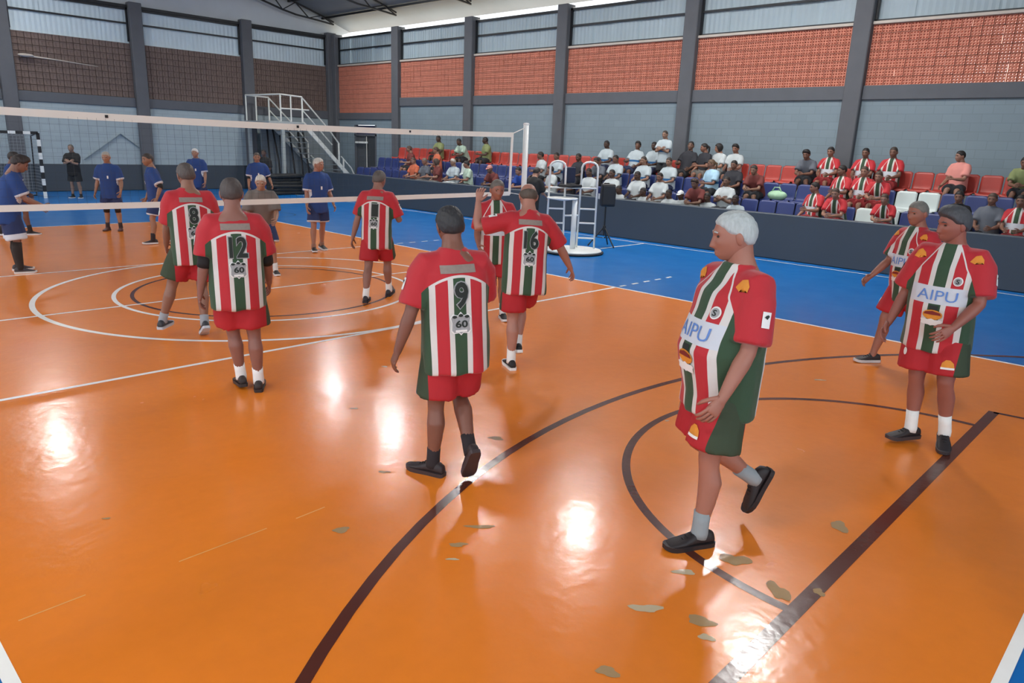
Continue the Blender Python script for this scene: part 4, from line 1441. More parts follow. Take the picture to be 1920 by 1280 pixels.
# ---------------------------------------------------------------- one whole person
def person(label, at, heading, pose, scale=1.0, anchor='L', skin='#9a6650', hair=('short', '#3a3532'), fat=1.0, belly=0.0, detail=1,
           shirt=None, shorts=None, shoe='#1c1a1b', sole='#dcdcdc', sock=('#dfdedb', 0.12), long_pants=False, hem=-0.20, sleeve=0.84, shorts_len=0.86, group=None, number=None, front=False, seed=0, extras=()):
    K = solve(pose)
    vox = {2: 0.010, 1: 0.013, 0: 0.018}[detail]
    nu, nv = {2: (64, 56), 1: (40, 36), 0: (28, 24)}[detail]
    ank = K.leg[anchor][2]
    d = np.array([0, 0, -K.minz])
    shift(K, d)
    off = K.leg[anchor][2] * scale
    h = math.radians(heading)
    # root under the pelvis so that the anchor foot lands on its spot
    ox = at[0] - (off[0] * math.cos(h) + off[1] * math.sin(h))
    oy = at[1] - (-off[0] * math.sin(h) + off[1] * math.cos(h))
    root = empty('person', (ox, oy, 0), -h, label, 'person', group)
    root.scale = (scale,) * 3
    # body
    me = remesh(body_mb(K, fat, belly), vox, 3, 'body')
    ex = MB()
    head_into(ex, K.head, K.H, 1.0, nu, nv, True)
    for sd in 'LR':
        fingers_into(ex, K, sd, pose.get('curl' + sd, 22), 8 if detail == 2 else 6)
    me = add_mesh(me, ex)
    sk_ = skin_mat(skin)
    for i, q in enumerate((sk_, EYE, hair_mat(hair[1]), LIP)):
        if i < len(me.materials): me.materials[i] = q
    body = link_mesh('body', me, None, root)
    hm = hair_mesh(K.head, K.H, 1.0, hair[0], nu, nv, seed)
    hm.build('hair' if hair[0] != 'cap' else 'cap', hair_mat(hair[1]), root, True)
    # shirt
    ms = remesh(shirt_mb(K, fat, belly, hem, sleeve), vox * 1.1, 3, 'shirt')
    wrinkle(ms, 0.0075, seed + 3)
    set_attr(ms, K)
    so = link_mesh('shirt', ms, shirt or JERSEY, root, True)
    if long_pants:
        mp = remesh(shorts_mb(K, fat, 1.9), vox * 1.2, 3, 'trousers')
    else:
        mp = remesh(shorts_mb(K, fat, shorts_len), vox * 1.2, 2, 'shorts')
    wrinkle(mp, 0.005, seed + 5)
    set_attr(mp, K)
    po = link_mesh('trousers' if long_pants else 'shorts', mp, shorts or RSHORT, root, True)
    for sd in 'LR':
        ank, FR = K.leg[sd][2], K.leg[sd][5]
        if sock:
            sock_mb(K, sd, sock[1]).build('sock', mat('sock_' + sock[0].strip('#'), sock[0], 0.9, bump=0.2, bscale=80), root, True)
        so_ = shoe_mb(ank, FR).build('shoe', mat('shoe_' + shoe.strip('#'), shoe, 0.6, bump=0.15, bscale=50), root, True)
        sole_mb(ank, FR).build('sole', mat('sole_' + sole.strip('#'), sole, 0.6), so_)
        if detail >= 1:
            laces_mb(ank, FR).build('laces', mat('lace_black', '#0f0f10', 0.8), so_)
    # prints
    T = K.T; X, Y, Z = T[:, 0], T[:, 1], T[:, 2]
    bmt = bmesh.new(); bmt.from_mesh(ms); tree = BVHTree.FromBMesh(bmt); bmt.free()
    W_ = lambda x, y, z: K.pel + T @ np.array([x, y, z])
    cell = 0.03
    if number:
        decal(fit_bm(poly_shape([RECT]), 0.215, 0.048), cell, tree, W_(0, 0, 0.440), X, Z, Y, PRINT_G, 'name_bar', so)
        w = 0.135 if len(number) > 1 else 0.085
        decal(fit_bm(text_shape(number, 0.055), w + 0.014, 0.174), cell, tree, W_(0.01, 0, 0.285), X, Z, Y, PRINT_GY, 'number_outline', so, 0.004)
        decal(fit_bm(text_shape(number, 0.03), w, 0.160), cell, tree, W_(0.01, 0, 0.285), X, Z, Y, PRINT_K, 'number_print', so, 0.007)
        cz = 0.115
        decal(fit_bm(poly_shape([CREST]), 0.135, 0.145), cell, tree, W_(0, 0, cz), X, Z, Y, PRINT_W, 'crest', so, 0.005)
        decal(fit_bm(poly_shape([CREST]), 0.118, 0.128), cell, tree, W_(0, 0, cz), X, Z, Y, PRINT_GY, 'crest_field', so, 0.008)
        decal(fit_bm(text_shape('60', 0.03), 0.075, 0.045), cell, tree, W_(0.004, 0, cz - 0.002), X, Z, Y, PRINT_K, 'crest_number', so, 0.011)
        for q in (-0.038, 0, 0.038):
            decal(fit_bm(poly_shape([circle_poly(.5, 10)]), 0.03, 0.018), cell, tree, W_(q, 0, cz + 0.042 + (0.008 if q == 0 else 0)), X, Z, Y, PRINT_K, 'crest_leaf', so, 0.011)
        decal(fit_bm(poly_shape([RECT]), 0.07, 0.012), cell, tree, W_(0, 0, cz - 0.044), X, Z, Y, PRINT_W, 'crest_ribbon', so, 0.011)
    if front:
        nX = -X; nY = -Y
        decal(fit_bm(text_shape('AIPU', 0.0), 0.25, 0.07), cell, tree, W_(0.0, 0, 0.215), nX, Z, nY, PRINT_B, 'chest_lettering', so)
        decal(fit_bm(poly_shape([circle_poly(.5)]), 0.058, 0.062), cell, tree, W_(-0.106, 0, 0.325), nX, Z, nY, PRINT_W, 'club_badge', so, 0.004)
        decal(fit_bm(poly_shape([circle_poly(.5)]), 0.044, 0.048), cell, tree, W_(-0.106, 0, 0.325), nX, Z, nY, PRINT_GY, 'badge_center', so, 0.007)
        decal(fit_bm(text_shape('S', 0.02), 0.02, 0.03), cell, tree, W_(-0.106, 0, 0.325), nX, Z, nY, PRINT_K, 'badge_letter', so, 0.010)
        decal(fit_bm(poly_shape([RECT]), 0.055, 0.030), cell, tree, W_(0, 0, 0.130), nX, Z, nY, PRINT_K, 'belly_mark', so, 0.005)
        decal(fit_bm(poly_shape([circle_poly(.5, 18)]), 0.125, 0.070), cell, tree, W_(0, 0, 0.080), nX, Z, nY, PRINT_Y, 'belly_logo', so, 0.006)
        decal(fit_bm(poly_shape([[(-.5, 0), (.5, 0), (.42, .3), (0, .5), (-.42, .3)]]), 0.11, 0.028), cell, tree, W_(0, 0, 0.095), nX, Z, nY, mat('dark_red_print', '#7d2420', 0.7), 'belly_logo_arc', so, 0.009)
        decal(fit_bm(poly_shape([CREST]), 0.145, 0.050), cell, tree, W_(0, 0, 0.028), nX, Z, nY, PRINT_W, 'belly_ribbon', so, 0.008)
        decal(fit_bm(text_shape('SAUDE', 0.01), 0.09, 0.014), cell, tree, W_(0, 0, 0.028), nX, Z, nY, PRINT_K, 'ribbon_lettering', so, 0.011) if False else None
    if number or front:
        for sd, s in (('L', -1), ('R', 1)):
            sh, el = K.arm[sd][0], K.arm[sd][1]
            M = K.arm[sd][3]
            ax = M @ np.array([0, 0, 1]); side_dir = (T @ np.array([s, 0, 0])); side_dir = side_dir - ax * (side_dir @ ax); side_dir /= np.linalg.norm(side_dir)
            fw_ = np.cross(ax, side_dir) * (1)
            o_ = sh + (el - sh) * 0.45
            u = -np.cross(side_dir, ax)
            decal(fit_bm(poly_shape([RECT]), 0.045, 0.075), cell, tree, o_, u, ax, -side_dir, PRINT_W, 'sleeve_patch', so, 0.004)
            decal(fit_bm(poly_shape([[(-.5, -.1), (.1, -.5), (.5, .2), (.2, .5), (-.2, .3)]]), 0.026, 0.022), cell, tree, o_ + ax * 0.014, u, ax, -side_dir, PRINT_K, 'sleeve_mark', so, 0.007)
            if front:
                o_ = W_(s * 0.150, 0.02, 0.43)
                dd = T @ np.array([-s * 0.35, -0.75, -0.55]); dd /= np.linalg.norm(dd)
                decal(fit_bm(poly_shape([[(-.5, -.3), (-.1, -.5), (.1, -.1), (.5, -.35), (.42, .1), (.1, .5), (-.25, .3)]]), 0.085, 0.065), cell, tree, o_, -X, np.cross(-dd, -X) / np.linalg.norm(np.cross(-dd, -X)), dd, PRINT_Y, 'shoulder_logo', so, 0.004)
        bmt = bmesh.new(); bmt.from_mesh(mp); tree2 = BVHTree.FromBMesh(bmt); bmt.free()
        if front:
            hip, kn = K.leg['L'][0], K.leg['L'][1]
            ax = (hip - kn) / np.linalg.norm(hip - kn)
            fwd = K.P @ np.array([-0.25, 1, 0]); fwd = fwd - ax * (fwd @ ax); fwd /= np.linalg.norm(fwd)
            u = np.cross(ax, fwd); u = -u if u @ X > 0 else u
            decal(fit_bm(poly_shape([[(-.5, -.5), (.5, -.5), (.42, .1), (.15, .5), (-.15, .5), (-.42, .1)]]), 0.085, 0.055), cell, tree2, hip + (kn - hip) * 0.66, u, ax, -fwd, PRINT_Y, 'shorts_logo', po, 0.005)
            decal(fit_bm(poly_shape([RECT]), 0.085, 0.014), cell, tree2, hip + (kn - hip) * 0.735, u, ax, -fwd, PRINT_W, 'shorts_logo_bar', po, 0.007)
            hip, kn = K.leg['R'][0], K.leg['R'][1]
            fwd = K.P @ np.array([0.55, 1, 0]); fwd /= np.linalg.norm(fwd)
            decal(fit_bm(poly_shape([circle_poly(.5)]), 0.045, 0.055), cell, tree2, hip + (kn - hip) * 0.55, u, ax, -fwd, PRINT_W, 'shorts_badge', po, 0.005)
    for e in extras:
        if e == 'chest_number':
            decal(fit_bm(text_shape('1', 0.03), 0.03, 0.06), cell, tree, W_(-0.02, 0, 0.27), -X, Z, -Y, PRINT_W, 'chest_number', so)
        elif e == 'elbow_bands':
            for sd in 'LR':
                sh, el, wr_ = K.arm[sd][:3]
                b = MB(); b.tube([sh + (el - sh) * .62, sh + (el - sh) * .85, el, el + (wr_ - el) * .14], [.052, .052, .050, .050], 14); b.build('elbow_band', BANDM, root, True)
        elif e == 'knee_pads':
            for sd in 'LR':
                hip, kn, an = K.leg[sd][:3]
                b = MB(); b.tube([kn + (hip - kn) * .16, kn, kn + (an - kn) * .2], [.068, .066, .062], 12); b.build('knee_pad', BLACK, root, True)
        elif e == 'front_number':
            decal(fit_bm(text_shape('1', 0.04), 0.07, 0.11), cell, tree, W_(0, 0, 0.27), -X, Z, -Y, PRINT_W, 'chest_number', so)
    return root

# ---------------------------------------------------------------- players in red
WALK = dict(armL=(8, 8, 20, 10), armR=(8, 8, 20, 10))
person('white-haired player in striped jersey walking left in the foreground', (-1.68, -8.11), -52,
       dict(twist=8, lean=-3, head=(-24, 11, 0), armL=(7, 10, 20, 10), armR=(-30, 2, 10, 0), legL=(8, 3, 5), legR=(4, 2, 60), footL=(0, 8), footR=(66, 2)),
       scale=1.10, anchor='L', skin='#a06a58', hair=('short', '#b4bab9'), fat=1.12, belly=0.075, detail=2, front=True, sock=('#8f9699', 0.11), shoe='#221c1e', sole='#221c1e', seed=1)
person('bushy-haired player in striped jersey facing the camera by the dark line', (1.03, -8.44), -88,
       dict(twist=0, lean=3, side=-1, head=(-40, 6, 0), armL=(20, 14, 44, 42), armR=(2, 14, 16, 0), legL=(6, 5, 20), legR=(4, -3, 6), footL=(14, 20), footR=(0, 30)),
       scale=1.07, anchor='R', skin='#94594a', hair=('quiff', '#45464a'), fat=1.12, belly=0.05, detail=2, front=True, sock=('#e4e4e0', 0.14), shoe='#231d1f', sole='#3a3234', seed=2)
person('grey-haired player in striped jersey walking left behind the bushy-haired player', (3.25, -7.42), -52,
       dict(lean=2, twist=6, head=(6, 4, 0), armL=(-10, 8, 22, 5), armR=(22, 8, 30, 10), legR=(17, 2, 8), legL=(-18, 2, 20), footL=(35, 4), footR=(0, 4)),
       scale=1.045, anchor='R', skin='#96604e', hair=('short', '#77756f'), fat=1.04, belly=0.03, detail=1, front=True, sock=None, shoe='#241f22', sole='#c9c6c4', seed=3)
person('dark-haired player seen from behind standing on one leg in the middle foreground', (-2.21, -6.39), 24,
       dict(lean=4, twist=-4, side=-2, head=(4, 4, 0), armL=(-4, 20, 12, 0), armR=(28, 6, 75, 20), legL=(3, 3, 5), legR=(16, -3, 62), footL=(0, 42), footR=(58, 0)),
       scale=1.045, anchor='L', skin='#7c4f3f', hair=('short', '#2c2c2e'), fat=1.08, belly=0.03, detail=2, number='9', sock=('#2a2326', 0.10), shoe='#2a2022', sole='#3b2f30', seed=4)
person('balding player number 16 with his left forearm raised', (-0.05, -5.03), 34,
       dict(lean=8, side=3, head=(-4, 14, 0), armL=(10, 74, 104, -72), armR=(14, 38, 12, 0), legL=(0, 1, 6), legR=(34, -9, 58), footL=(0, 4), footR=(20, 0)),
       scale=1.075, anchor='L', skin='#a87564', hair=('bald', '#54483e'), fat=1.02, belly=0.03, detail=1, number='16', sock=('#e6e6e3', 0.17), shoe='#17181b', sole='#e2e2e0', seed=5)
person('player in striped jersey facing the camera half hidden behind number 16', (1.42, -3.45), 218,
       dict(lean=3, head=(10, 6, 0), armL=(10, 8, 20, 10), armR=(20, 10, 40, 10)),
       scale=1.03, anchor='L', skin='#96604e', hair=('short', '#6d665f'), detail=0, front=False, extras=('front_number',), sock=('#dddddd', 0.12), seed=6)
person('player number 12 seen from behind wearing black elbow bands', (-2.26, -4.06), 20,
       dict(lean=3, head=(-6, 4, 0), armL=(-2, 11, 14, 6), armR=(8, 12, 26, 10), legR=(2, 2, 4), legL=(14, -6, 12), footL=(6, 4), footR=(0, 10)),
       scale=1.065, anchor='R', skin='#8b5d50', hair=('short', '#4c4340'), fat=1.06, belly=0.03, detail=1, number='12', extras=('elbow_bands',), sock=('#e4e4e2', 0.11), shoe='#2b2120', sole='#2b2120', seed=7)
person('player number 8 striding away just beyond the centre circle line', (-2.19, -1.77), 14,
       dict(lean=6, head=(10, 2, 0), armL=(15, 8, 30, 10), armR=(20, 10, 45, 10), legL=(10, 17, 4), legR=(4, -4, 26), footL=(0, -30), footR=(30, 0)),
       scale=1.06, anchor='L', skin='#8a6250', hair=('short', '#544b47'), fat=1.04, detail=1, number='8', sock=('#9a9da3', 0.08), shoe='#33363c', sole='#b9bec6', seed=8)
person('player number 1 walking across the centre circle with his right elbow bent', (0.60, -1.59), 52,
       dict(lean=7, head=(-8, 8, 0), armL=(-8, 14, 10, 0), armR=(14, 20, 88, 10), legL=(-12, 0, 8), legR=(24, 0, 14), footL=(0, 10), footR=(-6, 0)),
       scale=1.06, anchor='L', skin='#8d6152', hair=('short', '#5b534e'), fat=1.0, detail=1, number='1', sock=('#e6e6e3', 0.15), shoe='#26222a', sole='#26222a', seed=9)
# ---------------------------------------------------------------- players in blue
BL = dict(shirt=BJERSEY, shorts=BSHORT)
person('blue team player in long black socks cut off by the left edge', (-2.40, 3.17), 98,
       dict(lean=14, head=(0, 16, 0), armL=(30, 6, 40, 10), armR=(34, 8, 46, 15), legL=(6, 4, 6), legR=(6, 4, 6), footL=(0, 6), footR=(0, 6)),
       scale=1.05, anchor='R', skin='#8d6554', hair=('bushy', '#2d2320'), fat=1.12, detail=1, sock=('#2b2320', 0.37), shoe='#3a3438', sole='#d8d6d2', shorts_len=1.0, seed=10, **BL)
person('blue team player mostly hidden behind the one at the left edge', (-1.14, 7.9), 120,
       dict(lean=6, armL=(10, 8, 30, 10), armR=(10, 8, 30, 10), legL=(20, 2, 14), legR=(-14, 2, 10)),
       scale=1.0, anchor='L', skin='#6d4a3c', hair=('crop', '#2a2422'), detail=0, sock=('#2a2526', 0.12), seed=11, **BL)
person('grey-haired blue team player with black knee pads facing the net', (0.37, 7.96), 214,
       dict(lean=2, head=(0, 4, 0), armL=(6, 14, 30, 20), armR=(0, 12, 14, 0)),
       scale=1.0, anchor='R', skin='#9a7058', hair=('short', '#a09a90'), detail=0, sock=('#3a2a28', 0.10), shoe='#4a2a25', sole='#4a2a25', extras=('knee_pads', 'chest_number'), shorts_len=0.7, seed=12, **BL)
person('blue team player with black elbow band looking left at the net', (0.36, 5.33), -74,
       dict(lean=4, head=(24, 2, 0), armL=(-18, 22, 42, 0), armR=(8, 8, 20, 0), legL=(12, 3, 8), legR=(-14, 3, 12), footR=(20, 0)),
       scale=1.025, anchor='L', skin='#96694f', hair=('short', '#3b332e'), detail=0, sock=('#2c2426', 0.12), shoe='#2a2022', extras=('chest_number', 'elbow_bands'), seed=13, **BL)
person('white-haired blue team player standing far back beyond number 8', (3.45, 10.6), 222,
       dict(lean=2, armL=(6, 8, 20, 10), armR=(6, 8, 20, 10)),
       scale=1.035, anchor='R', skin='#9c745f', hair=('short', '#d2d2ce'), detail=0, extras=('chest_number',), seed=14, **BL)
person('white-haired player in grey shirt bending at the net behind number 12', (0.35, 1.15), 205,
       dict(lean=22, head=(-8, -4, 0), armL=(40, 10, 50, 10), armR=(30, 12, 50, 10), legL=(14, 6, 22), legR=(14, 6, 22)),
       scale=0.97, anchor='R', skin='#a17862', hair=('short', '#cfc8bb'), detail=0, shirt=mat('grey_brown_tee', '#6f6863', 0.8), shorts=BSHORT, seed=15)
person('dark-haired blue team player with black elbow band beyond number 12', (4.25, 8.75), 205,
       dict(lean=4, head=(0, 4, 0), armL=(-6, 20, 50, 0), armR=(6, 8, 20, 10)),
       scale=1.02, anchor='R', skin='#96694f', hair=('crop', '#544840'), detail=0, extras=('chest_number', 'elbow_bands'), seed=16, **BL)
person('white-haired blue team player standing alone right of centre behind the net', (2.48, 2.86), 188,
       dict(lean=2, head=(30, 4, 0), armL=(-4, 14, 36, 10), armR=(4, 8, 14, 0), legL=(-6, 2, 8), legR=(6, 3, 4), footL=(8, 4), footR=(0, 14)),
       scale=1.045, anchor='R', skin='#9a6c58', hair=('short', '#c9c5bc'), detail=0, sock=('#8f6a58', 0.05), extras=('chest_number',), seed=17, **BL)
# ---------------------------------------------------------------- officials
BK = dict(shirt=mat('black_tee', '#1a1b1d', 0.85), shorts=mat('black_shorts', '#202224', 0.85))
person('man in black with arms crossed standing beside the striped goal', (2.23, 17.0), 224,
       dict(armL=(26, 6, 104, 62), armR=(30, 6, 100, 62)), scale=0.98, anchor='R', skin='#8d705f', hair=('crop', '#5f5850'), detail=0, sock=('#26282a', 0.06), seed=18, **BK)
person('referee in black standing beside the umpire stand behind number 16', (8.05, 2.05), 80,
       dict(lean=12, head=(0, 10, 0), armL=(10, 10, 40, 10), armR=(20, 12, 60, 10)), scale=1.0, anchor='R', skin='#9c7460', hair=('short', '#2b2523'), detail=0, seed=19, long_pants=True, **BK)
person('person in black standing in front of the staircase partition', (7.55, 14.6), 230,
       dict(armL=(10, 8, 60, 30), armR=(10, 8, 60, 30)), scale=1.0, anchor='R', skin='#5d4438', hair=('crop', '#1d1a19'), detail=0, seed=20, long_pants=True, **BK)

# ---------------------------------------------------------------- spectators: a few figures built once, then copied
FAN = two_tone('white_fan_tee', '#b3c0c6', '#b3c0c6', 'none', stripe=(0.185, 0.245), stripe_col='#1f5a8c')
TEES = dict(fan=FAN, white=mat('plain_white_tee', '#b4bcbe', 0.85), dark=mat('charcoal_tee', '#2b2c33', 0.85), sky=two_tone('sky_fan_tee', '#a9cfe6', '#a9cfe6', 'none', stripe=(0.185, 0.245), stripe_col='#1f5a8c'),
            red=JERSEY, brown=mat('brown_red_tee', '#6d3430', 0.85), green=mat('olive_green_tee', '#7f8a5c', 0.85), orange=mat('orange_tee', '#c7694a', 0.85), mint=mat('pale_green_tee', '#a9bfae', 0.85),
            blue=mat('royal_blue_tee', '#24489a', 0.85), pink=mat('pink_tee', '#d98f86', 0.85), black=BK['shirt'], grey=mat('slate_tee', '#5d626b', 0.85))
PANTS = dict(dark=mat('dark_trousers', '#25272c', 0.85), blue=mat('navy_trousers', '#2a3350', 0.85), red=mat('maroon_shorts', '#8e2a2c', 0.85), grey=mat('grey_trousers', '#6d6a66', 0.85), white=mat('white_shorts', '#c6ccce', 0.85))
SITP = {
    'lap': dict(lean=2, head=(0, 6, 0), armL=(28, 8, 58, 24), armR=(28, 8, 58, 24), legL=(84, 8, 84), legR=(84, 8, 84)),
    'crossed': dict(lean=-2, head=(0, 4, 0), armL=(26, 6, 104, 62), armR=(30, 6, 100, 62), legL=(84, 6, 84), legR=(84, 6, 84)),
    'forward': dict(lean=30, head=(0, -16, 0), armL=(62, 6, 60, 30), armR=(62, 6, 60, 30), legL=(84, 12, 88), legR=(84, 12, 88)),
    'turned': dict(lean=4, twist=-18, head=(-28, 4, 0), armL=(30, 6, 70, 24), armR=(12, 10, 50, 10), legL=(82, 4, 80), legR=(84, 12, 84)),
    'back': dict(lean=-12, head=(16, 4, 0), armL=(10, 12, 50, 10), armR=(24, 8, 60, 20), legL=(80, 8, 78), legR=(84, 6, 84)),
    'crouch': dict(lean=8, head=(0, 2, 0), armL=(30, 6, 70, 30), armR=(30, 6, 70, 30), legL=(140, 10, 147), legR=(140, 10, 147)),
    'stand': dict(head=(0, 6, 0), armL=(26, 6, 104, 62), armR=(30, 6, 100, 62)),
}
ARCH = {}
for nm, ps in SITP.items():
    K = solve(ps)
    if nm in ('stand', 'crouch'):
        shift(K, np.array([0, 0, -K.minz]))
    me = remesh(body_mb(K, 1.0, 0.01), 0.020, 2, 'body')
    ex = MB(); head_into(ex, K.head, K.H, 1.0, 24, 22, True)
    for sd in 'LR': fingers_into(ex, K, sd, 24, 5)
    me = add_mesh(me, ex)
    for i, q in enumerate((skin_mat('#8b6250'), EYE, hair_mat('#2b2523'), LIP)): me.materials[i] = q
    ms = remesh(shirt_mb(K, 1.0, 0.01, -0.06 if nm != 'stand' else -0.14), 0.022, 2, 'shirt'); wrinkle(ms, 0.005, 1); set_attr(ms, K); ms.materials.append(FAN)
    mp = remesh(shorts_mb(K, 1.0, 0.88), 0.024, 2, 'shorts'); set_attr(mp, K); mp.materials.append(PANTS['dark'])
    mt_ = remesh(shorts_mb(K, 1.0, 1.9), 0.024, 2, 'trousers'); set_attr(mt_, K); mt_.materials.append(PANTS['dark'])
    shoes = []
    for sd in 'LR':
        q = shoe_mb(K.leg[sd][2], K.leg[sd][5]); me2 = q.mesh('shoe'); me2.materials.append(mat('spectator_shoe', '#3a3a3d', 0.7)); shoes.append(me2)
    for q in [ms, mp, mt_] + shoes:
        q.polygons.foreach_set('use_smooth', [True] * len(q.polygons))
    ARCH[nm] = dict(K=K, body=me, shirt=ms, shorts=mp, trousers=mt_, shoes=shoes, hair={})
def spectator(label, row, y, pose, tee, pants, skin='#8b6250', hair=('short', '#241f1d'), sc=0.97, trousers=False, turn=0, dz=0.0, dx=0.0, group='spectators on the bleachers'):
    A = ARCH[pose]
    if row == 0:
        x, z0, zs = 10.93, 0.38, 0.40
    else:
        x, z0, zs = SEATX[row], TIER[row][2], SEATZ[row]
    r = empty('person', (x + dx, y, z0), math.radians(90 + turn), label, 'person', group)
    r.scale = (sc,) * 3
    lz = 0.0 if pose in ('stand', 'crouch') else (zs - z0 + 0.10) / sc + dz
    def put(nm, me, mats_):
        o = bpy.data.objects.new(nm, me); C.objects.link(o); o.parent = r; o.location = (0, 0, lz)
        for i, q in enumerate(mats_):
            if q is not None and i < len(o.material_slots):
                o.material_slots[i].link = 'OBJECT'; o.material_slots[i].material = q
        return o
    hmat = hair_mat(hair[1])
    put('body', A['body'], [skin_mat(skin), EYE, hmat, LIP])
    put('shirt', A['shirt'], [TEES[tee]])
    put('trousers' if trousers else 'shorts', A['trousers' if trousers else 'shorts'], [PANTS[pants]])
    if hair[0] not in A['hair']:
        hm = hair_mesh(A['K'].head, A['K'].H, 1.0, hair[0], 24, 22, 3).mesh('hair')
        bm = bmesh.new(); bm.from_mesh(hm); bmesh.ops.recalc_face_normals(bm, faces=bm.faces); bm.to_mesh(hm); bm.free()
        hm.materials.append(hmat); hm.polygons.foreach_set('use_smooth', [True] * len(hm.polygons)); A['hair'][hair[0]] = hm
    put('cap' if hair[0] == 'cap' else 'hair', A['hair'][hair[0]], [hmat])
    for q in A['shoes']: put('shoe', q, [])
    return r
DK = '#1f1b1a'
S = spectator
# top row
S('spectator in olive shirt in the top row at the far end, leftmost there', 3, 11.5, 'lap', 'green', 'dark', '#4f382d', ('crop', DK))
S('spectator in pale green shirt in the top row at the far end', 3, 10.05, 'forward', 'mint', 'dark', '#5a4033', ('crop', DK))
S('spectator in olive shirt in the top row at the far end, rightmost there', 3, 8.95, 'turned', 'green', 'dark', '#4f382d', ('crop', DK))
S('fan in white striped tee sitting in the top row, left of the leaning fan', 3, 3.76, 'lap', 'fan', 'blue', '#4c362b', ('crop', DK))
S('fan in white striped tee leaning back in the top row with bushy hair', 3, 2.76, 'back', 'fan', 'blue', '#6a4a3a', ('bushy', DK))
S('fan in white striped tee in the top row just left of the standing fan', 3, 2.08, 'lap', 'fan', 'blue', '#4c362b', ('crop', DK))
S('fan in white striped tee standing with arms crossed in front of the column', 3, 1.55, 'stand', 'fan', 'dark', '#8b6a58', ('crop', '#3a322d'), sc=0.92, dx=-0.35)
S('large spectator in charcoal tee right of the standing fan', 3, 1.02, 'back', 'dark', 'dark', '#6f5142', ('short', DK), sc=1.03)
S('woman in charcoal top in the top row with dark tied hair', 3, 0.45, 'turned', 'dark', 'grey', '#8b6250', ('pony', DK))
S('woman with long dark hair and white top in the top row', 3, 0.02, 'turned', 'white', 'grey', '#a1755f', ('long', DK))
S('young man in white top, last of the fans in the top row', 3, -0.42, 'lap', 'white', 'dark', '#8b6250', ('quiff', DK))
S('dark-haired spectator in slate shirt hunched left of the right-hand column', 3, -2.42, 'forward', 'grey', 'dark', '#7a5747', ('bushy', DK))
S('red-striped supporter in the top row just left of the right-hand column', 3, -2.92, 'lap', 'red', 'red', '#8b6250', ('short', DK), dx=-0.1)
S('red-striped supporter in the top row just right of the right-hand column', 3, -3.68, 'lap', 'red', 'red', '#7a5747', ('crop', DK))
S('red-striped supporter in the top row, second right of the right-hand column', 3, -4.28, 'lap', 'red', 'red', '#7a5747', ('crop', '#3a322d'), sc=1.02)
S('lone supporter in pink top in the top row among the red seats', 3, -5.66, 'turned', 'pink', 'dark', '#96705e', ('short', DK))
S('supporter in olive top at the right end of the top row', 3, -6.85, 'forward', 'green', 'dark', '#7a5747', ('bun', DK))
# middle row
S('fan in plain white tee in the middle row left of the umpire stand', 2, 5.45, 'turned', 'white', 'dark', '#7a5747', ('short', DK))
S('fan in white striped tee in the middle row behind the umpire stand, left hoop', 2, 4.85, 'lap', 'fan', 'dark', '#7a5747', ('crop', DK))
S('spectator in charcoal tee in the middle row behind the umpire stand', 2, 4.0, 'lap', 'dark', 'dark', '#5a4033', ('crop', DK))
S('spectator in slate tee in the middle row above the loudspeaker', 2, 3.12, 'forward', 'grey', 'dark', '#6f5142', ('crop', DK))
S('fan in white striped tee in the middle row, first right of the loudspeaker', 2, 2.66, 'lap', 'fan', 'blue', '#6f5142', ('crop', DK))
S('fan in white striped tee in the middle row, second right of the loudspeaker', 2, 1.72, 'lap', 'fan', 'blue', '#8b6a58', ('crop', '#3a322d'))
S('fan in white striped tee in the middle row below the standing fan', 2, 0.92, 'lap', 'fan', 'blue', '#8b6a58', ('crop', '#3a322d'))
S('fan in sky blue striped tee in the middle row', 2, -0.37, 'turned', 'sky', 'dark', '#7a5747', ('pony', '#5f4a36'))
S('spectator in charcoal tee in the middle row right of the sky blue fan', 2, -0.95, 'lap', 'dark', 'dark', '#7a5747', ('short', DK))
S('bare-legged spectator in brown-red tee leaning forward beside empty red seats', 2, -1.62, 'forward', 'brown', 'dark', '#8b6a58', ('short', '#3a322d'))
S('red-striped supporter in the middle row, leftmost of the four', 2, -3.62, 'turned', 'red', 'red', '#7a5747', ('short', DK))
S('red-striped supporter in the middle row, second of the four', 2, -4.06, 'lap', 'red', 'red', '#96705e', ('crop', '#4a3a30'))
S('red-striped supporter in the middle row, third of the four', 2, -4.46, 'forward', 'red', 'red', '#96705e', ('crop', '#4a3a30'))
S('spectator in brown-red tee in the middle row at the far end', 2, 11.9, 'turned', 'brown', 'dark', '#96705e', ('short', '#4a3a30'))
S('spectator in orange tee in the middle row at the far end', 2, 10.4, 'turned', 'orange', 'dark', '#96705e', ('pony', '#4a3a30'))
# front row
S('spectator in orange tee in the front row at the far end', 1, 10.45, 'lap', 'orange', 'dark', '#96705e', ('short', '#4a3a30'))
S('spectator in slate tee in the front row at the far end', 1, 9.85, 'lap', 'grey', 'grey', '#8b6250', ('short', '#6d6258'))
S('spectator in brown-red tee in the front row beside the lone white seat', 1, 9.2, 'turned', 'brown', 'grey', '#96705e', ('long', '#4a3a30'))
S('fan in white striped tee in the front row just left of the net post', 1, 8.4, 'lap', 'fan', 'white', '#8b6a58', ('short', '#b5aea4'), sc=1.02)
S('spectator in pale green tee in the front row left of the net post', 1, 7.7, 'turned', 'mint', 'dark', '#8b6250', ('short', DK))
S('spectator in brown-red tee and pink cap in the front row left of the net post', 1, 6.4, 'forward', 'brown', 'dark', '#6f5142', ('cap', '#c98a80'))
S('spectator in royal blue tee in the front row right of the net post', 1, 5.2, 'forward', 'blue', 'blue', '#96705e', ('short', DK))
S('fan in plain white tee in the front row behind the referee', 1, 4.15, 'turned', 'white', 'white', '#96705e', ('short', DK))
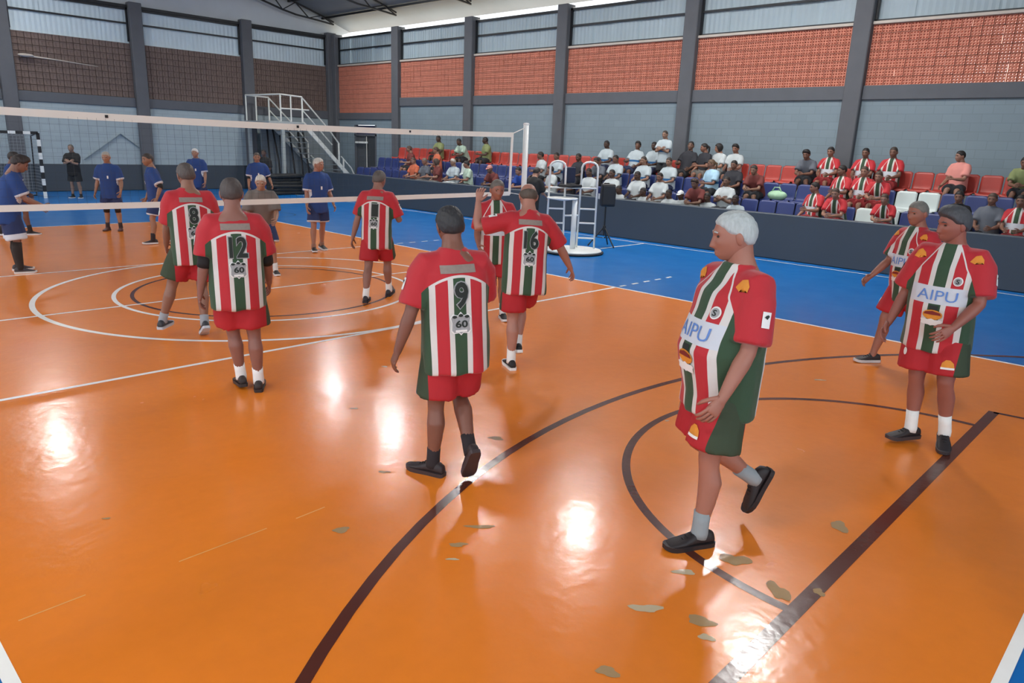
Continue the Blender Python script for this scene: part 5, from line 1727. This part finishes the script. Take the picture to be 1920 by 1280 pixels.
S('spectator in charcoal tee in the front row behind the umpire seat', 1, 3.5, 'lap', 'dark', 'dark', '#5a4033', ('crop', DK))
S('white tee fan in the front row behind the right hoop of the umpire stand', 1, 2.8, 'lap', 'white', 'dark', '#5a4033', ('crop', DK))
S('white tee fan with arms crossed in the front row right of the loudspeaker', 1, 2.05, 'crossed', 'white', 'dark', '#5a4033', ('crop', DK))
S('spectator in white vest in the front row, first right of the crossed-arm fan', 1, 1.20, 'lap', 'white', 'dark', '#4c362b', ('crop', DK))
S('spectator in white vest in the front row, second right of the crossed-arm fan', 1, 0.52, 'lap', 'white', 'grey', '#7a5747', ('crop', DK))
S('spectator in olive top bending in the front row below the charcoal tees', 1, -0.65, 'forward', 'brown', 'grey', '#6f5142', ('bushy', '#3a2a20'))
S('spectator in white vest in the front row left of the empty blue seats', 1, -1.3, 'crossed', 'white', 'dark', '#6f5142', ('crop', DK))
S('red-striped supporter in the front row, right of the empty blue seats', 1, -3.46, 'turned', 'red', 'red', '#8b6250', ('short', DK))
S('red-striped supporter in the front row, left of the white seat', 1, -3.98, 'forward', 'red', 'red', '#96705e', ('crop', '#4a3a30'))
S('red-striped supporter slumped in the front row right of the white seat', 1, -4.95, 'forward', 'red', 'red', '#96705e', ('crop', '#4a3a30'), sc=0.9)
S('spectator in black in the front row above the bushy-haired player', 1, -6.2, 'lap', 'black', 'dark', '#7a5747', ('short', DK), trousers=True)
S('spectator in slate jacket in the front row near the right edge', 1, -6.75, 'lap', 'grey', 'dark', '#7a5747', ('short', '#4a3a30'), trousers=True)
S('red-striped supporter in the front row cut off by the right edge', 1, -7.2, 'lap', 'red', 'red', '#7a5747', ('short', DK))
# children on the step behind the parapet
kids = [(1.62, 'white', 'crop', 'child in white vest peeking over the parapet right of the loudspeaker'), (0.86, 'white', 'crop', 'child in white vest peeking over the parapet, second from the loudspeaker'),
        (0.10, 'white', 'crop', 'child in white vest peeking over the parapet, third from the loudspeaker'), (-0.24, 'white', 'cap', 'child in a white cap peeking over the parapet'),
        (-0.97, 'white', 'crop', 'child in white vest peeking over the parapet just right of the white cap'), (-1.70, 'fan', 'crop', 'child in white striped tee peeking over the parapet, last before the empty seats')]
for y, tee, hs, lb in kids:
    S(lb, 0, y, 'crouch', tee, 'dark', '#4c362b', (hs, '#d9dcdc' if hs == 'cap' else DK), sc=0.93, group='children behind the parapet')
# belongings left on the seats
b = MB(); b.ellipsoid((0, 0, 0.10), (0.16, 0.24, 0.12), None, 14, 9); b.tube([(-0.05, -0.12, 0.18), (-0.05, -0.06, 0.29), (-0.05, 0.06, 0.29), (-0.05, 0.12, 0.18)], 0.015, 6)
tag(b.build('shoulder_bag', mat('pale_green_bag', '#a8cfae', 0.7, var=0.25, vscale=9), None, True, (12.0, -2.15, 1.16)), 'pale green bag left on a middle row seat beside the bare-legged spectator', 'bag')
